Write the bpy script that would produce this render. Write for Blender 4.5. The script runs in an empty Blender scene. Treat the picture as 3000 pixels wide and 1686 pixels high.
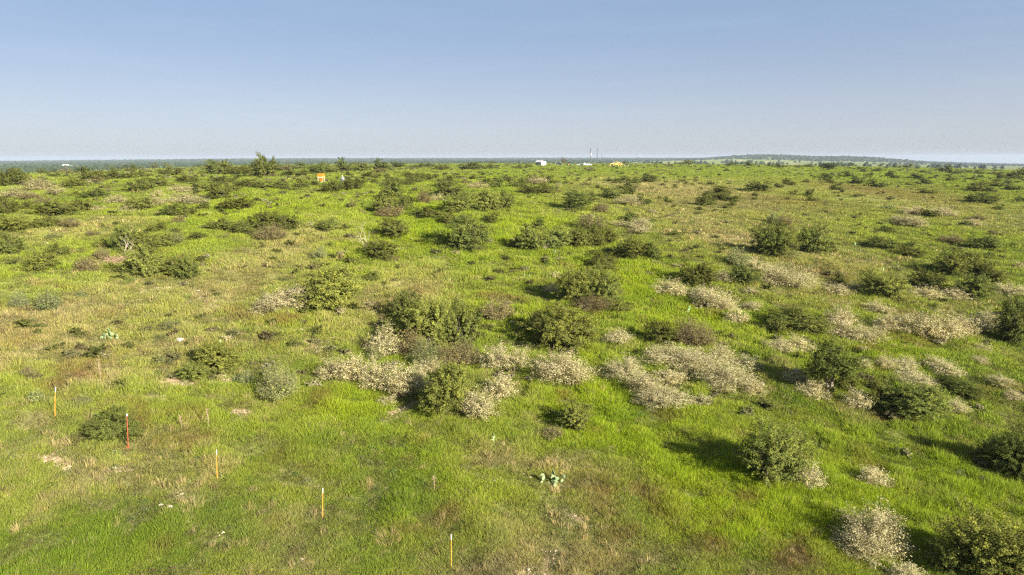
import bpy, math, random
import numpy as np
R = math.radians
sc = bpy.context.scene
# ------------------------------------------------------------------ camera, sky, sun, exposure
CAM_H, PITCH, FOC = 16.0, R(11.0), 1955.4          # FOC: focal length in pixels of a 3000 px wide frame
cd = bpy.data.cameras.new("camera"); cam = bpy.data.objects.new("camera", cd); sc.collection.objects.link(cam)
cam.location = (0, 0, CAM_H); cam.rotation_euler = (R(90) - PITCH, R(0.10), 0)
cd.sensor_width = 36; cd.lens = 36 * FOC / 3000; cd.clip_start = 0.5; cd.clip_end = 60000
sc.camera = cam
SUN_AZ, SUN_EL = 134.0, 23.0                        # azimuth clockwise from +Y
world = bpy.data.worlds.new("World"); sc.world = world; world.use_nodes = True
wn = world.node_tree; bg = wn.nodes["Background"]
sky = wn.nodes.new("ShaderNodeTexSky"); sky.sky_type = 'NISHITA'; sky.sun_disc = False
sky.sun_elevation = R(SUN_EL); sky.sun_rotation = R(SUN_AZ)
sky.air_density = 0.5; sky.dust_density = 1.0; sky.ozone_density = 2.0; sky.altitude = 0
tint = wn.nodes.new("ShaderNodeVectorMath"); tint.operation = 'MULTIPLY'; tint.inputs[1].default_value = (.17, .15, .13)
wn.links.new(sky.outputs[0], tint.inputs[0]); bg.inputs[1].default_value = 0.1
wt = wn.nodes.new("ShaderNodeTexCoord"); wx = wn.nodes.new("ShaderNodeSeparateXYZ"); wn.links.new(wt.outputs["Generated"], wx.inputs[0])
wr = wn.nodes.new("ShaderNodeValToRGB"); wn.links.new(wx.outputs[2], wr.inputs[0]); wr.color_ramp.interpolation = 'B_SPLINE'; we = wr.color_ramp.elements   # hazy air: pale and even low down, bluer above; unseen overhead brightened to fill shadows
SKYC = [(0, (.49, .515, .595)), (.05, (.455, .495, .59)), (.11, (.37, .45, .60)), (.20, (.25, .38, .61)), (.34, (.33, .44, .62)), (1.0, (.32, .42, .58))]
we[0].position, we[1].position = 0, 1; we[0].color = (*SKYC[0][1], 1); we[1].color = (*SKYC[-1][1], 1)
for ps_, c_ in SKYC[1:-1]: q_ = we.new(ps_); q_.color = (*c_, 1)
ws = wn.nodes.new("ShaderNodeVectorMath"); ws.operation = 'MULTIPLY_ADD'; ws.inputs[1].default_value = (2.62, 2.56, 2.42)
wn.links.new(wr.outputs[0], ws.inputs[0]); wn.links.new(tint.outputs[0], ws.inputs[2]); cm = wn.nodes.new("ShaderNodeMapping"); cm.inputs["Scale"].default_value = (2.2, 5, 26); cm.inputs["Rotation"].default_value = (0, R(-14), 0); wn.links.new(wt.outputs["Generated"], cm.inputs[0])   # a trace of thin cirrus
cn = wn.nodes.new("ShaderNodeTexNoise"); cn.inputs["Scale"].default_value = 1.6; cn.inputs["Detail"].default_value = 7; cn.inputs["Roughness"].default_value = .62; wn.links.new(cm.outputs[0], cn.inputs["Vector"])
cr_ = wn.nodes.new("ShaderNodeMapRange"); cr_.inputs[1].default_value = .50; cr_.inputs[2].default_value = .80; cr_.inputs[3].default_value = 0; cr_.inputs[4].default_value = .08; wn.links.new(cn.outputs[0], cr_.inputs[0])
ca_ = wn.nodes.new("ShaderNodeVectorMath"); ca_.operation = 'SCALE'; ca_.inputs[0].default_value = (1, .95, .88); wn.links.new(cr_.outputs[0], ca_.inputs["Scale"])
cb_ = wn.nodes.new("ShaderNodeVectorMath"); cb_.operation = 'ADD'; wn.links.new(ws.outputs[0], cb_.inputs[0]); wn.links.new(ca_.outputs[0], cb_.inputs[1]); wn.links.new(cb_.outputs[0], bg.inputs[0])
sd = bpy.data.lights.new("sun", 'SUN'); sun = bpy.data.objects.new("sun", sd); sc.collection.objects.link(sun)
sd.energy = 5.0; sd.angle = R(0.6); sd.color = (1.0, 0.91, 0.76)
sun.location = (30, -30, 40); sun.rotation_euler = (R(90 - SUN_EL), 0, R(180 - SUN_AZ))
sc.view_settings.view_transform = 'Standard'; sc.view_settings.look = 'None'
sc.view_settings.exposure = 1.75; sc.view_settings.gamma = 1
sc.cycles.max_bounces = 6; sc.cycles.transparent_max_bounces = 4; sc.cycles.volume_bounces = 0
sc.cycles.use_denoising = False; sc.cycles.filter_width = 1.3
# ------------------------------------------------------------------ noise
def _hash(i, j, s):
    with np.errstate(over='ignore'):
        n = (i.astype(np.int64) * 374761393 + j.astype(np.int64) * 668265263 + s * 1274126177) & 0x7fffffff
        n = ((n ^ (n >> 13)) * 1274126177) & 0x7fffffff
        n = ((n ^ (n >> 16)) * 668265263) & 0x7fffffff
    return (n & 0xffffff) / float(0xffffff)
def noise(x, y, wl, s=0):                            # value noise in -1..1 of wavelength wl metres
    x = np.asarray(x, float) / wl + 1000.5; y = np.asarray(y, float) / wl + 1000.5
    i = np.floor(x); j = np.floor(y); u = x - i; v = y - j
    u = u * u * (3 - 2 * u); v = v * v * (3 - 2 * v)
    a = _hash(i, j, s); b = _hash(i + 1, j, s); c = _hash(i, j + 1, s); d = _hash(i + 1, j + 1, s)
    return 2 * ((a * (1 - u) + b * u) * (1 - v) + (c * (1 - u) + d * u) * v) - 1
def fbm(x, y, wl, s=0, n=3):
    t, amp, tot = 0, 1.0, 0
    for k in range(n):
        ca, sa = math.cos(1.1 * k), math.sin(1.1 * k)
        t = t + amp * noise(x * ca - y * sa, x * sa + y * ca, wl / 2.0 ** k, s + 17 * k); tot += amp; amp *= 0.55
    return t / tot
# ------------------------------------------------------------------ terrain height
TR = [5, 25, 40, 60, 80, 120, 160, 250, 400, 550, 800, 1000, 1500, 2500, 4000, 6000, 8000, 14000]
TA = [-180, -60, -37.5, -20, 0, 12, 20, 30, 37.5, 60, 180]
TH = [
 [0, 0, 1, 2, 3, 4, 4, 3, 2, 0, -3, -6, -12, -15, -20, -30, -40, -80],
 [0, .5, 3, 5, 7, 9.5, 10.5, 10, 9, 7, 3, -2, -10, -10, -12, -14, -18, -60],
 [0, .5, 2.8, 4.8, 6.5, 9, 10.5, 10, 8.5, 5.5, 1.5, -3, -10, -12, -12, -10, -10, -60],
 [0, .3, 1.6, 3.6, 5.6, 9, 11.2, 11, 10.4, 9.7, 8.6, 6, -4, -6, -4, 5, 8, -40],
 [0, 0, 1, 2.6, 4.6, 8, 10.2, 10.6, 10.2, 10.2, 9.2, 7, -2, -5, -5, 6, 10, -40],
 [0, -.3, .4, 1.8, 3.6, 6.6, 8.8, 9.8, 10, 10.2, 8.6, 6, -2, -4, -5, 2, 7, -40],
 [0, -.5, 0, 1.2, 2.8, 5.4, 7.2, 9, 9.6, 9.6, 7.5, 5, 0, -3, -4, 4, 8, -40],
 [0, -.8, -.9, 0, 1, 3, 4.8, 6.6, 8, 8, 5.2, 3, -4, -12, -20, -20, -24, -60],
 [0, -1, -1.5, -1.2, -.5, 1.5, 3, 5, 5.5, 5.2, 3, 0, -10, -17, -28, -48, -60, -90],
 [0, -1, -2, -2.2, -2, 0, 1, 3, 3, 2, 0, -4, -12, -20, -32, -52, -66, -95],
 [0, 0, 1, 2, 3, 4, 4, 3, 2, 0, -3, -6, -12, -15, -20, -30, -40, -80]]
_ga = np.arange(-180, 181, 2.0); _gl = np.linspace(math.log(5), math.log(14000), 240)
_rows = np.array([np.interp(_gl, np.log(TR), row) for row in TH])
_tab = np.array([[np.interp(a, TA, _rows[:, k]) for k in range(len(_gl))] for a in _ga])
for ax, w in ((0, 3), (1, 7)):
    ker = np.hanning(2 * w + 1)[1:-1] if w > 1 else np.ones(1); ker = ker / ker.sum(); p = len(ker) // 2
    pad = np.pad(_tab, [(p, p) if a == ax else (0, 0) for a in (0, 1)], mode='edge')
    _tab = sum(k * np.take(pad, range(i, i + _tab.shape[ax]), axis=ax) for i, k in enumerate(ker))
def height(x, y, fine=True):
    x = np.asarray(x, float); y = np.asarray(y, float)
    r = np.sqrt(x * x + y * y); az = np.degrees(np.arctan2(x, y))
    lr = np.log(np.clip(r, 5, 14000))
    fa = (az + 180) / 2.0; ia = np.clip(np.floor(fa).astype(int), 0, len(_ga) - 2); ta = fa - ia
    fl = (lr - _gl[0]) / (_gl[1] - _gl[0]); il = np.clip(np.floor(fl).astype(int), 0, len(_gl) - 2); tl = fl - il
    h = (_tab[ia, il] * (1 - ta) + _tab[ia + 1, il] * ta) * (1 - tl) + (_tab[ia, il + 1] * (1 - ta) + _tab[ia + 1, il + 1] * ta) * tl
    h = h * np.clip((r - 2) / 15, 0, 1)
    hill = np.exp(-((az - 20.5) / 4.5) ** 2) + .75 * np.exp(-((az - 27.5) / 3.5) ** 2)
    h = h + 30 * hill * np.exp(-((r - 4400) / 900) ** 2)
    far = np.clip((r - 1500) / 2500, 0, 1)
    h = h + far * (3.0 * fbm(x, y, 1400, 5) + 1.5 * fbm(x, y, 420, 6))
    mid = np.clip((r - 15) / 60, 0, 1)
    h = h + mid * (.42 * fbm(x, y, 38, 1) + .16 * fbm(x, y, 11, 2)) * np.clip((1500 - r) / 500, 0, 1)
    if fine:
        h = h + (.09 * noise(x, y, 1.9, 3) + .07 * noise(x, y, .95, 4)) * np.clip((160 - r) / 60, 0, 1)
    return h
cp, sp = math.cos(PITCH), math.sin(PITCH)
def ray(px, py):                                     # direction through a photo pixel (3000 x 1686)
    u = (px - 1500) / FOC; v = (py - 843) / FOC
    return np.array([u, cp - v * sp, -sp - v * cp])
def ground_at(px, py, rmax=900):                     # where that ray meets the ground
    d = ray(px, py); t = np.exp(np.linspace(math.log(14), math.log(rmax), 700))
    P = d[None, :] * t[:, None]; P[:, 2] += CAM_H
    below = P[:, 2] <= height(P[:, 0], P[:, 1], False)
    k = int(np.argmax(below)) if below.any() else len(t) - 1
    if below.any() and k > 0:
        a, b = t[k - 1], t[k]
        for _ in range(14):
            m = .5 * (a + b); q = d * m; q[2] += CAM_H
            if q[2] <= float(height(q[0], q[1], False)): b = m
            else: a = m
        tt = b
    else: tt = t[k]
    q = d * tt
    return np.array([q[0], q[1], float(height(q[0], q[1]))]), tt
def at_range(px, py, r):                             # ground point in the direction of a pixel, r metres out
    d = ray(px, py); d = d / math.hypot(d[0], d[1])
    return np.array([d[0] * r, d[1] * r, float(height(d[0] * r, d[1] * r))])
# ------------------------------------------------------------------ mesh and material helpers
class MB:
    def __init__(s): s.v, s.f, s.n, s.tone = [], [], 0, []
    def add(s, V, F, tone=None):
        V = np.asarray(V, float).reshape(-1, 3); F = np.asarray(F, int)
        s.v.append(V); s.f.append(F + s.n); s.n += len(V)
        s.tone.append(np.full(len(F), .5) if tone is None else np.broadcast_to(np.asarray(tone, float), (len(F),)))
    def mesh(s, name, mat, smooth=False):
        me = bpy.data.meshes.new(name)
        V = np.concatenate(s.v) if s.v else np.zeros((0, 3))
        me.vertices.add(len(V)); me.vertices.foreach_set("co", V.astype(np.float32).ravel())
        li, ls, c = [], [], 0
        for F in s.f:
            k = F.shape[1]; li.append(F.ravel()); ls.append(c + np.arange(len(F)) * k); c += F.size
        if li:
            li = np.concatenate(li); ls = np.concatenate(ls)
            me.loops.add(len(li)); me.loops.foreach_set("vertex_index", li.astype(np.int32))
            me.polygons.add(len(ls)); me.polygons.foreach_set("loop_start", ls.astype(np.int32))
            a = me.attributes.new("tone", 'FLOAT', 'FACE'); a.data.foreach_set("value", np.concatenate(s.tone).astype(np.float32))
            me.polygons.foreach_set("use_smooth", np.full(len(ls), smooth))
        me.update(calc_edges=True)
        if mat: me.materials.append(mat)
        return me
    def box(s, c, d, rz=0, taper=1.0, tone=None, skew=0.0):
        x, y, z = [q / 2 for q in d]
        V = np.array([[-x, -y, -z], [x, -y, -z], [x, y, -z], [-x, y, -z], [-x * taper + skew, -y * taper, z], [x * taper + skew, -y * taper, z], [x * taper + skew, y * taper, z], [-x * taper + skew, y * taper, z]])
        ca, sa = math.cos(rz), math.sin(rz); V = np.c_[V[:, 0] * ca - V[:, 1] * sa, V[:, 0] * sa + V[:, 1] * ca, V[:, 2]] + np.array(c)
        s.add(V, [[0, 3, 2, 1], [4, 5, 6, 7], [0, 1, 5, 4], [1, 2, 6, 5], [2, 3, 7, 6], [3, 0, 4, 7]], tone)
    def tube(s, pts, rad, n=6, tone=None, cap=True):
        pts = np.asarray(pts, float); m = len(pts); rad = np.broadcast_to(np.asarray(rad, float), (m,))
        T = np.gradient(pts, axis=0); T /= np.linalg.norm(T, axis=1)[:, None] + 1e-9
        ref = np.array([0, 0, 1.]) if abs(T[0][2]) < .9 else np.array([1., 0, 0])
        A = np.cross(T, ref); A /= np.linalg.norm(A, axis=1)[:, None] + 1e-9; B = np.cross(T, A)
        a = np.arange(n) * 2 * math.pi / n
        V = (pts[:, None] + rad[:, None, None] * (A[:, None] * np.cos(a)[None, :, None] + B[:, None] * np.sin(a)[None, :, None])).reshape(-1, 3)
        F = [[i * n + k, i * n + (k + 1) % n, (i + 1) * n + (k + 1) % n, (i + 1) * n + k] for i in range(m - 1) for k in range(n)]
        s.add(V, F, tone)
        if cap and n > 3:
            s.add(V[-n:], [list(range(n))], tone); s.add(V[:n][::-1], [list(range(n))], tone)
    def cyl(s, a, b, r, n=16, tone=None): s.tube([a, b], r, n, tone)
    def prism(s, prof, y0, y1, tone=None):           # profile in x-z pulled from y0 to y1
        n = len(prof); V = [(x, y0, z) for x, z in prof] + [(x, y1, z) for x, z in prof]
        s.add(V, [[i, (i + 1) % n, (i + 1) % n + n, i + n] for i in range(n)], tone)
        s.add(V, [list(range(n))[::-1]], tone); s.add(V, [list(range(n, 2 * n))], tone)
def tag(o, label=None, cat=None, group=None, kind=None):
    if label: o["label"] = label
    if cat: o["category"] = cat
    if group: o["group"] = group
    if kind: o["kind"] = kind
    return o
def link(name, me, parent=None, loc=None, rot=None, scale=None, color=None):
    o = bpy.data.objects.new(name, me); sc.collection.objects.link(o)
    if parent: o.parent = parent
    if loc is not None: o.location = loc
    if rot is not None: o.rotation_euler = rot
    if scale is not None: o.scale = scale
    if color is not None: o.color = (*color, 1)
    return o
def node_mat(name):
    m = bpy.data.materials.new(name); m.use_nodes = True; nt = m.node_tree; nt.nodes.clear()
    out = nt.nodes.new("ShaderNodeOutputMaterial"); return m, nt, out
def simple(name, col, rough=.6, metal=0, noise_amt=.15, scale=4.0, dark=None):
    m, nt, out = node_mat(name); b = nt.nodes.new("ShaderNodeBsdfPrincipled")
    b.inputs["Roughness"].default_value = rough; b.inputs["Metallic"].default_value = metal
    tc = nt.nodes.new("ShaderNodeTexCoord"); nz = nt.nodes.new("ShaderNodeTexNoise"); nz.inputs["Scale"].default_value = scale; nz.inputs["Detail"].default_value = 5
    mx = nt.nodes.new("ShaderNodeMix"); mx.data_type = 'RGBA'
    d = dark or [c * (1 - 2 * noise_amt) for c in col]
    mx.inputs["A"].default_value = (*d, 1); mx.inputs["B"].default_value = (*col, 1)
    mr = nt.nodes.new("ShaderNodeMapRange"); mr.inputs[1].default_value = .35; mr.inputs[2].default_value = .6
    nt.links.new(tc.outputs["Object"], nz.inputs["Vector"]); nt.links.new(nz.outputs[0], mr.inputs[0]); nt.links.new(mr.outputs[0], mx.inputs["Factor"])
    nt.links.new(mx.outputs["Result"], b.inputs["Base Color"]); nt.links.new(b.outputs[0], out.inputs[0]); return m
def leaf_mat(name, source, transl=.3, vary=.5, tip=(1.38, 1.28, .8)):
    """source 'object': colour = object colour; 'instance': colour = the tint carried by each instanced tuft."""
    m, nt, out = node_mat(name); N = nt.nodes.new; L = nt.links.new
    if source == 'object':
        oi = N("ShaderNodeObjectInfo"); col = oi.outputs["Color"]
    else:
        at = N("ShaderNodeAttribute"); at.attribute_type = 'INSTANCER'; at.attribute_name = "tint"; col = at.outputs["Color"]
    tn = N("ShaderNodeAttribute"); tn.attribute_name = "tone"
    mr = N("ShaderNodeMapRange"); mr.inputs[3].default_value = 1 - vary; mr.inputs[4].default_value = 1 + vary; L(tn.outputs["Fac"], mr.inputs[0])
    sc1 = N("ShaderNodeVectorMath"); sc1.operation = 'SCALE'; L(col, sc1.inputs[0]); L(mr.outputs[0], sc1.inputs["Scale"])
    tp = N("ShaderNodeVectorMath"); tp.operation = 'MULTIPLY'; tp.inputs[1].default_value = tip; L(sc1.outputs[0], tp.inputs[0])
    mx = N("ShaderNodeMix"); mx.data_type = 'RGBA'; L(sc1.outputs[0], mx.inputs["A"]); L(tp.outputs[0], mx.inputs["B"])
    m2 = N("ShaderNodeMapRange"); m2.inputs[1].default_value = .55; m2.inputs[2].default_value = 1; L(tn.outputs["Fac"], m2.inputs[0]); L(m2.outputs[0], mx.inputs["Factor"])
    df = N("ShaderNodeBsdfDiffuse"); tr = N("ShaderNodeBsdfTranslucent"); ms = N("ShaderNodeMixShader"); ms.inputs[0].default_value = transl
    L(mx.outputs["Result"], df.inputs[0]); L(mx.outputs["Result"], tr.inputs[0]); L(df.outputs[0], ms.inputs[1]); L(tr.outputs[0], ms.inputs[2]); L(ms.outputs[0], out.inputs[0])
    return m
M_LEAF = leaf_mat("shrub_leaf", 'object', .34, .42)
M_FLOWER = leaf_mat("cream_flower", 'object', .2, .25, (1, 1, 1))
M_GRASS = leaf_mat("grass_blade", 'instance', .35, .3, (1.15, 1.1, .8))
M_BARK = simple("grey_brown_bark", (.17, .13, .10), .9, 0, .25, 9)
M_PALE = simple("bleached_dead_wood", (.36, .30, .24), .85, 0, .2, 6)
M_TWIG = simple("brown_twig", (.22, .16, .11), .9, 0, .2, 6)
M_PAD = leaf_mat("cactus_pad", 'object', 0.05, .3, (1.1, 1.1, 1.0))
# ------------------------------------------------------------------ meadow fields: how dry, how lush, how bare, how red each spot is
PATCH = """bare 330 1350 95 38 1|bare 60 1392 85 26 1|bare 15 1370 60 30 .6|bare 545 1465 60 22 .5|bare 1308 1478 48 13 1.2|bare 620 1560 90 25 .6|bare 215 1480 60 30 .5
bare 950 1010 90 24 .9|bare 560 1112 70 22 1|bare 655 1105 60 22 1|bare 720 1195 80 16 .9|bare 1190 1195 70 20 1|bare 1370 1262 60 12 .8|bare 860 1060 60 14 .5|bare 500 1155 60 12 .5
bare 1590 1556 40 13 1.2|bare 1700 1515 45 14 1.1|bare 1780 1520 30 16 1|bare 1610 1650 60 24 1|bare 1480 1440 50 12 .6|bare 1740 1400 70 12 .5|bare 920 1650 60 25 .8|bare 820 1520 50 18 .6|bare 1640 1590 160 60 .35
bare 2160 715 60 26 .6|bare 2130 735 70 16 .4|bare 2200 690 70 16 .5|bare 2440 650 40 8 .7|bare 2790 880 60 10 .8|bare 2540 740 60 12 .5|bare 300 820 60 14 .5|bare 480 840 90 14 .6|bare 620 880 90 16 .5|bare 230 945 60 14 .4|bare 100 1010 50 10 .3
dry 860 715 110 50 .9|dry 180 985 160 60 .7|dry 60 940 90 40 .6|dry 640 850 170 50 .5|dry 1200 830 130 50 .6|dry 460 1020 140 50 .5|dry 640 1020 90 60 .5|dry 1980 565 220 30 .5|dry 1900 540 170 18 .45|dry 2100 690 130 50 .7
dry 2500 570 300 40 .35|dry 2750 590 220 40 .25|dry 2900 660 120 40 .2|dry 1650 1400 130 60 .7|dry 1560 1600 200 120 .8|dry 1750 1640 160 80 .6|dry 250 1150 200 120 .3|dry 350 1380 260 90 .5|dry 900 1600 160 80 .4|dry 2450 770 160 40 .6|dry 2380 860 160 20 .5
dry 230 670 130 20 .7|dry 300 860 160 60 .5|dry 540 1450 36 26 1|dry 1120 880 200 50 .4|dry 1340 1180 120 40 .4|dry 950 960 100 60 .5|dry 1720 600 200 30 .2|dry 2050 560 260 40 .5|dry 1460 1350 160 40 .4
red 2640 565 150 22 .4|red 2480 555 110 16 .35|red 2320 590 140 12 .4|red 270 1040 60 26 .7|red 950 1185 60 22 .7|red 1930 1440 70 46 .8|red 1740 1450 60 40 .5|red 2010 1590 50 40 .8|red 850 1370 60 30 .5|red 1260 1540 60 30 .5|red 2300 1650 60 50 .8|red 560 1290 50 20 .5|red 30 980 60 30 .5|red 2180 1520 40 20 .4|red 2860 560 110 18 .25|red 2420 805 90 14 .7
lush 2000 1350 260 110 1|lush 2400 1480 300 120 .9|lush 2150 1550 220 90 1|lush 2650 1350 260 130 .8|lush 1750 1200 260 90 .8|lush 1350 1200 60 120 .3|lush 1250 1400 300 70 .6|lush 1450 1520 110 50 1|lush 700 1400 160 60 .6|lush 280 1600 300 80 .4|lush 2500 1030 300 60 .7|lush 2100 930 200 50 .7
deep 150 1600 220 90 .9|deep 330 1530 160 60 .5|deep 640 1470 150 60 .7|deep 120 1280 160 50 .5|deep 780 1560 120 60 .6|deep 1000 1620 160 60 .6|deep 500 1620 120 50 .7|deep 2150 1640 160 60 .4|deep 1150 1440 120 40 .5|deep 2850 1120 160 60 .7|deep 2650 1230 160 60 .4|deep 2900 1450 120 60 .5|deep 1900 1250 100 40 .4
lush 2600 650 300 40 .5|lush 1600 620 300 60 .5|lush 1200 600 300 60 .6|lush 900 930 120 40 .8|lush 1000 1200 200 50 .5|lush 1380 690 220 50 .5|lush 700 600 200 40 .4|lush 1100 1180 150 60 .5|lush 500 1180 160 60 .3|lush 2350 830 220 60 .4|lush 1900 850 120 60 .6|lush 1700 1050 60 80 .8"""
PATCHES = []
for it in PATCH.replace("\n", "|").split("|"):
    k, x, y, rx, ry, s = it.split(); x, y, rx, ry, s = map(float, (x, y, rx, ry, s))
    p, t = ground_at(x, y)
    if t > 600: continue
    fx = rx * t / FOC; slope = max(.06, (CAM_H - p[2]) / math.hypot(p[0], p[1])); fy = ry * t / FOC / slope
    PATCHES.append((k, p[0], p[1], max(fx, .3) * (.72 if k == 'bare' else 1), min(max(fy, .3), 4 * fx + 6) * (.72 if k == 'bare' else 1), s * (.8 if k == 'bare' else 1)))
def fields(x, y):
    x = np.asarray(x, float); y = np.asarray(y, float); r = np.sqrt(x * x + y * y)
    f = {k: np.zeros_like(x) for k in ('bare', 'dry', 'red', 'lush', 'deep')}
    wx = x + 1.2 * noise(x, y, 3.1, 41) + .5 * noise(x, y, 1.1, 42); wy = y + 1.5 * noise(x, y, 3.3, 43) + .6 * noise(x, y, 1.3, 44)
    for k, cx, cy, rx, ry, s in PATCHES:
        q = ((wx - cx) / rx) ** 2 + ((wy - cy) / ry) ** 2
        f[k] += s * np.exp(-q * .9)
    a = fbm(x, y, 14, 21); b = fbm(x, y, 4.2, 22); c = fbm(x, y, 45, 23); e = fbm(x, y, 1.6, 24, 2)
    left = np.clip(-x / (r + 1) * 1.2 + .15, 0, .6)
    near = np.clip((60 - r) / 40, 0, 1)
    f['dry'] += np.clip(.50 * a + .35 * b + .3 * c - .10 + .18 * left, 0, 1) * .62 * (1 - .6 * np.clip(f['lush'], 0, 1))
    f['red'] += np.clip(.8 * fbm(x, y, 6.5, 25) + .3 * e - .46, 0, 1) * .9 * (1 - .6 * np.clip(f['lush'], 0, 1))
    f['bare'] += np.clip(.7 * fbm(x, y, 7.5, 26) + .6 * e - .55 + .25 * left, 0, 1) * (1 - .8 * np.clip(f['lush'], 0, 1))
    f['lush'] += np.clip(.6 * fbm(x, y, 9, 27) + .4 * b + .12 - .35 * left, 0, 1)
    f['deep'] += np.clip(1.3 * fbm(x, y, 3.4, 28) + .5 * a + .05, 0, 1) * .8
    f['dry'] += np.clip(1.6 * fbm(x, y, 2.6, 29, 2) + .5 * b - .42, 0, 1) * (.9 - .6 * np.clip(f['lush'], 0, 1)) * np.clip((150 - r) / 80, 0, 1)
    f['red'] += np.clip(1.8 * fbm(x, y, 2.1, 30, 2) - .5 * a - .62, 0, 1) * .9 * np.clip((120 - r) / 60, 0, 1)
    for k in f: f[k] = np.clip(f[k], 0, 1)
    return f
C_LUSH = np.array([.240, .315, .024]); C_MID = np.array([.228, .284, .044]); C_OLIVE = np.array([.135, .165, .040])
C_DRY = np.array([.36, .30, .15]); C_RED = np.array([.19, .12, .055]); C_SOIL = np.array([.34, .25, .155])
def lerp(A, B, t): t = np.asarray(t)[..., None]; return A * (1 - t) + B * t
def grass_colour(x, y, jitter=None):
    f = fields(x, y); n = fbm(x, y, 2.2, 31)
    C = lerp(np.broadcast_to(C_MID, (len(x), 3)), C_LUSH, np.clip(f['lush'], 0, 1))
    C = lerp(C, C_OLIVE, np.clip(.05 + .6 * n + .3 * noise(x, y, 11, 32) - .3 * f['lush'], 0, .85))
    C = lerp(C, np.array([.115, .185, .022]), f['deep'] * .75)
    C = lerp(C, C_DRY, np.clip(f['dry'] * .62, 0, .85)); C = lerp(C, C_RED, np.clip(f['red'] * .8, 0, .85))
    return C, f
# ------------------------------------------------------------------ ground sheet
def build_ground():
    az = np.concatenate([np.arange(-180, -60, 4.0), np.arange(-60, -42, .6), np.arange(-42, 42, .2), np.arange(42, 60, .6), np.arange(60, 180, 4.0)])
    rr = [0.5, 2, 4, 6, 8, 10, 12, 14]
    while rr[-1] < 11500: rr.append(rr[-1] * (1.010 if rr[-1] < 160 else 1.014 if rr[-1] < 1200 else 1.022))
    rr = np.array(rr); na, nr = len(az), len(rr)
    A, Q = np.meshgrid(np.radians(az), rr, indexing='ij'); X = (Q * np.sin(A)).ravel(); Y = (Q * np.cos(A)).ravel()
    Z = height(X, Y)
    i, j = np.meshgrid(np.arange(na), np.arange(nr - 1), indexing='ij'); i = i.ravel(); j = j.ravel(); i2 = (i + 1) % na
    F = np.c_[i * nr + j, i * nr + j + 1, i2 * nr + j + 1, i2 * nr + j]
    V = np.r_[np.c_[X, Y, Z], [[0, 0, float(height(0, 0))]]]
    c = len(V) - 1; k = np.arange(na); fan = np.c_[np.full(na, c), k * nr, ((k + 1) % na) * nr]
    r = np.sqrt(X * X + Y * Y); azd = np.degrees(np.arctan2(X, Y))
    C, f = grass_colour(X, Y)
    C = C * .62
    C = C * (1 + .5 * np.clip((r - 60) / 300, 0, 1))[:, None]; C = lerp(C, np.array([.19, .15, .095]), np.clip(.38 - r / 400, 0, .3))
    # far country: pale fields, green pasture, wooded ground
    wood = np.array([.055, .075, .028]); past = np.array([.13, .17, .05]); tan = np.array([.27, .25, .13]); rust = np.array([.26, .19, .12])
    strip = noise(azd, np.log(r + 1) * 14, 1.0, 51) + .6 * noise(azd, np.log(r + 1) * 20, 3.3, 52)
    fc = lerp(lerp(np.broadcast_to(past, C.shape), tan, np.clip(strip * 1.2 - .2, 0, 1)), rust, np.clip(-strip * 1.2 - .5, 0, 1))
    farw = np.clip((r - 1900) / 300, 0, 1); right = np.clip((azd - 5) / 6, 0, 1)
    fieldzone = np.clip((4100 - 1900 * (1 - right) - r) / 250, 0, 1)
    fc = lerp(np.broadcast_to(wood, C.shape), fc, fieldzone)
    C = lerp(C, fc, np.clip((r - 1100) / 300, 0, 1))
    me_b = MB(); me_b.v = [V]; me_b.n = len(V); me_b.f = [F, fan]; me_b.tone = [np.full(len(F), .5), np.full(len(fan), .5)]
    m, nt, out = node_mat("meadow_ground"); N = nt.nodes.new; L = nt.links.new
    at = N("ShaderNodeAttribute"); at.attribute_name = "cover"
    geo = N("ShaderNodeNewGeometry")
    n1 = N("ShaderNodeTexNoise"); n1.inputs["Scale"].default_value = 5.5; n1.inputs["Detail"].default_value = 8; n1.inputs["Roughness"].default_value = .7
    n2 = N("ShaderNodeTexNoise"); n2.inputs["Scale"].default_value = .22; n2.inputs["Detail"].default_value = 6
    n3 = N("ShaderNodeTexNoise"); n3.inputs["Scale"].default_value = 16.0; n3.inputs["Detail"].default_value = 4
    for n in (n1, n2, n3): L(geo.outputs["Position"], n.inputs["Vector"])
    add = N("ShaderNodeMath"); add.operation = 'ADD'; L(n1.outputs[0], add.inputs[0]); L(n2.outputs[0], add.inputs[1])
    mr = N("ShaderNodeMapRange"); mr.inputs[1].default_value = .78; mr.inputs[2].default_value = 1.25; mr.inputs[3].default_value = .40; mr.inputs[4].default_value = 1.55; L(add.outputs[0], mr.inputs[0])
    vm = N("ShaderNodeVectorMath"); vm.operation = 'SCALE'; L(at.outputs["Color"], vm.inputs[0]); L(mr.outputs[0], vm.inputs["Scale"])
    bp = N("ShaderNodeBump"); bp.inputs["Strength"].default_value = .9; bp.inputs["Distance"].default_value = .25; L(add.outputs[0], bp.inputs["Height"])
    b = N("ShaderNodeBsdfDiffuse"); b.inputs["Roughness"].default_value = .6
    br = N("ShaderNodeAttribute"); br.attribute_name = "bare"
    n4 = N("ShaderNodeTexNoise"); n4.inputs["Scale"].default_value = 2.6; n4.inputs["Detail"].default_value = 9; n4.inputs["Roughness"].default_value = .75; L(geo.outputs["Position"], n4.inputs["Vector"])
    ma = N("ShaderNodeMath"); ma.operation = 'MULTIPLY_ADD'; L(n4.outputs[0], ma.inputs[0]); ma.inputs[1].default_value = 4.6; L(br.outputs["Fac"], ma.inputs[2])
    mb2 = N("ShaderNodeMapRange"); mb2.inputs[1].default_value = 2.55; mb2.inputs[2].default_value = 3.05; L(ma.outputs[0], mb2.inputs[0])
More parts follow.
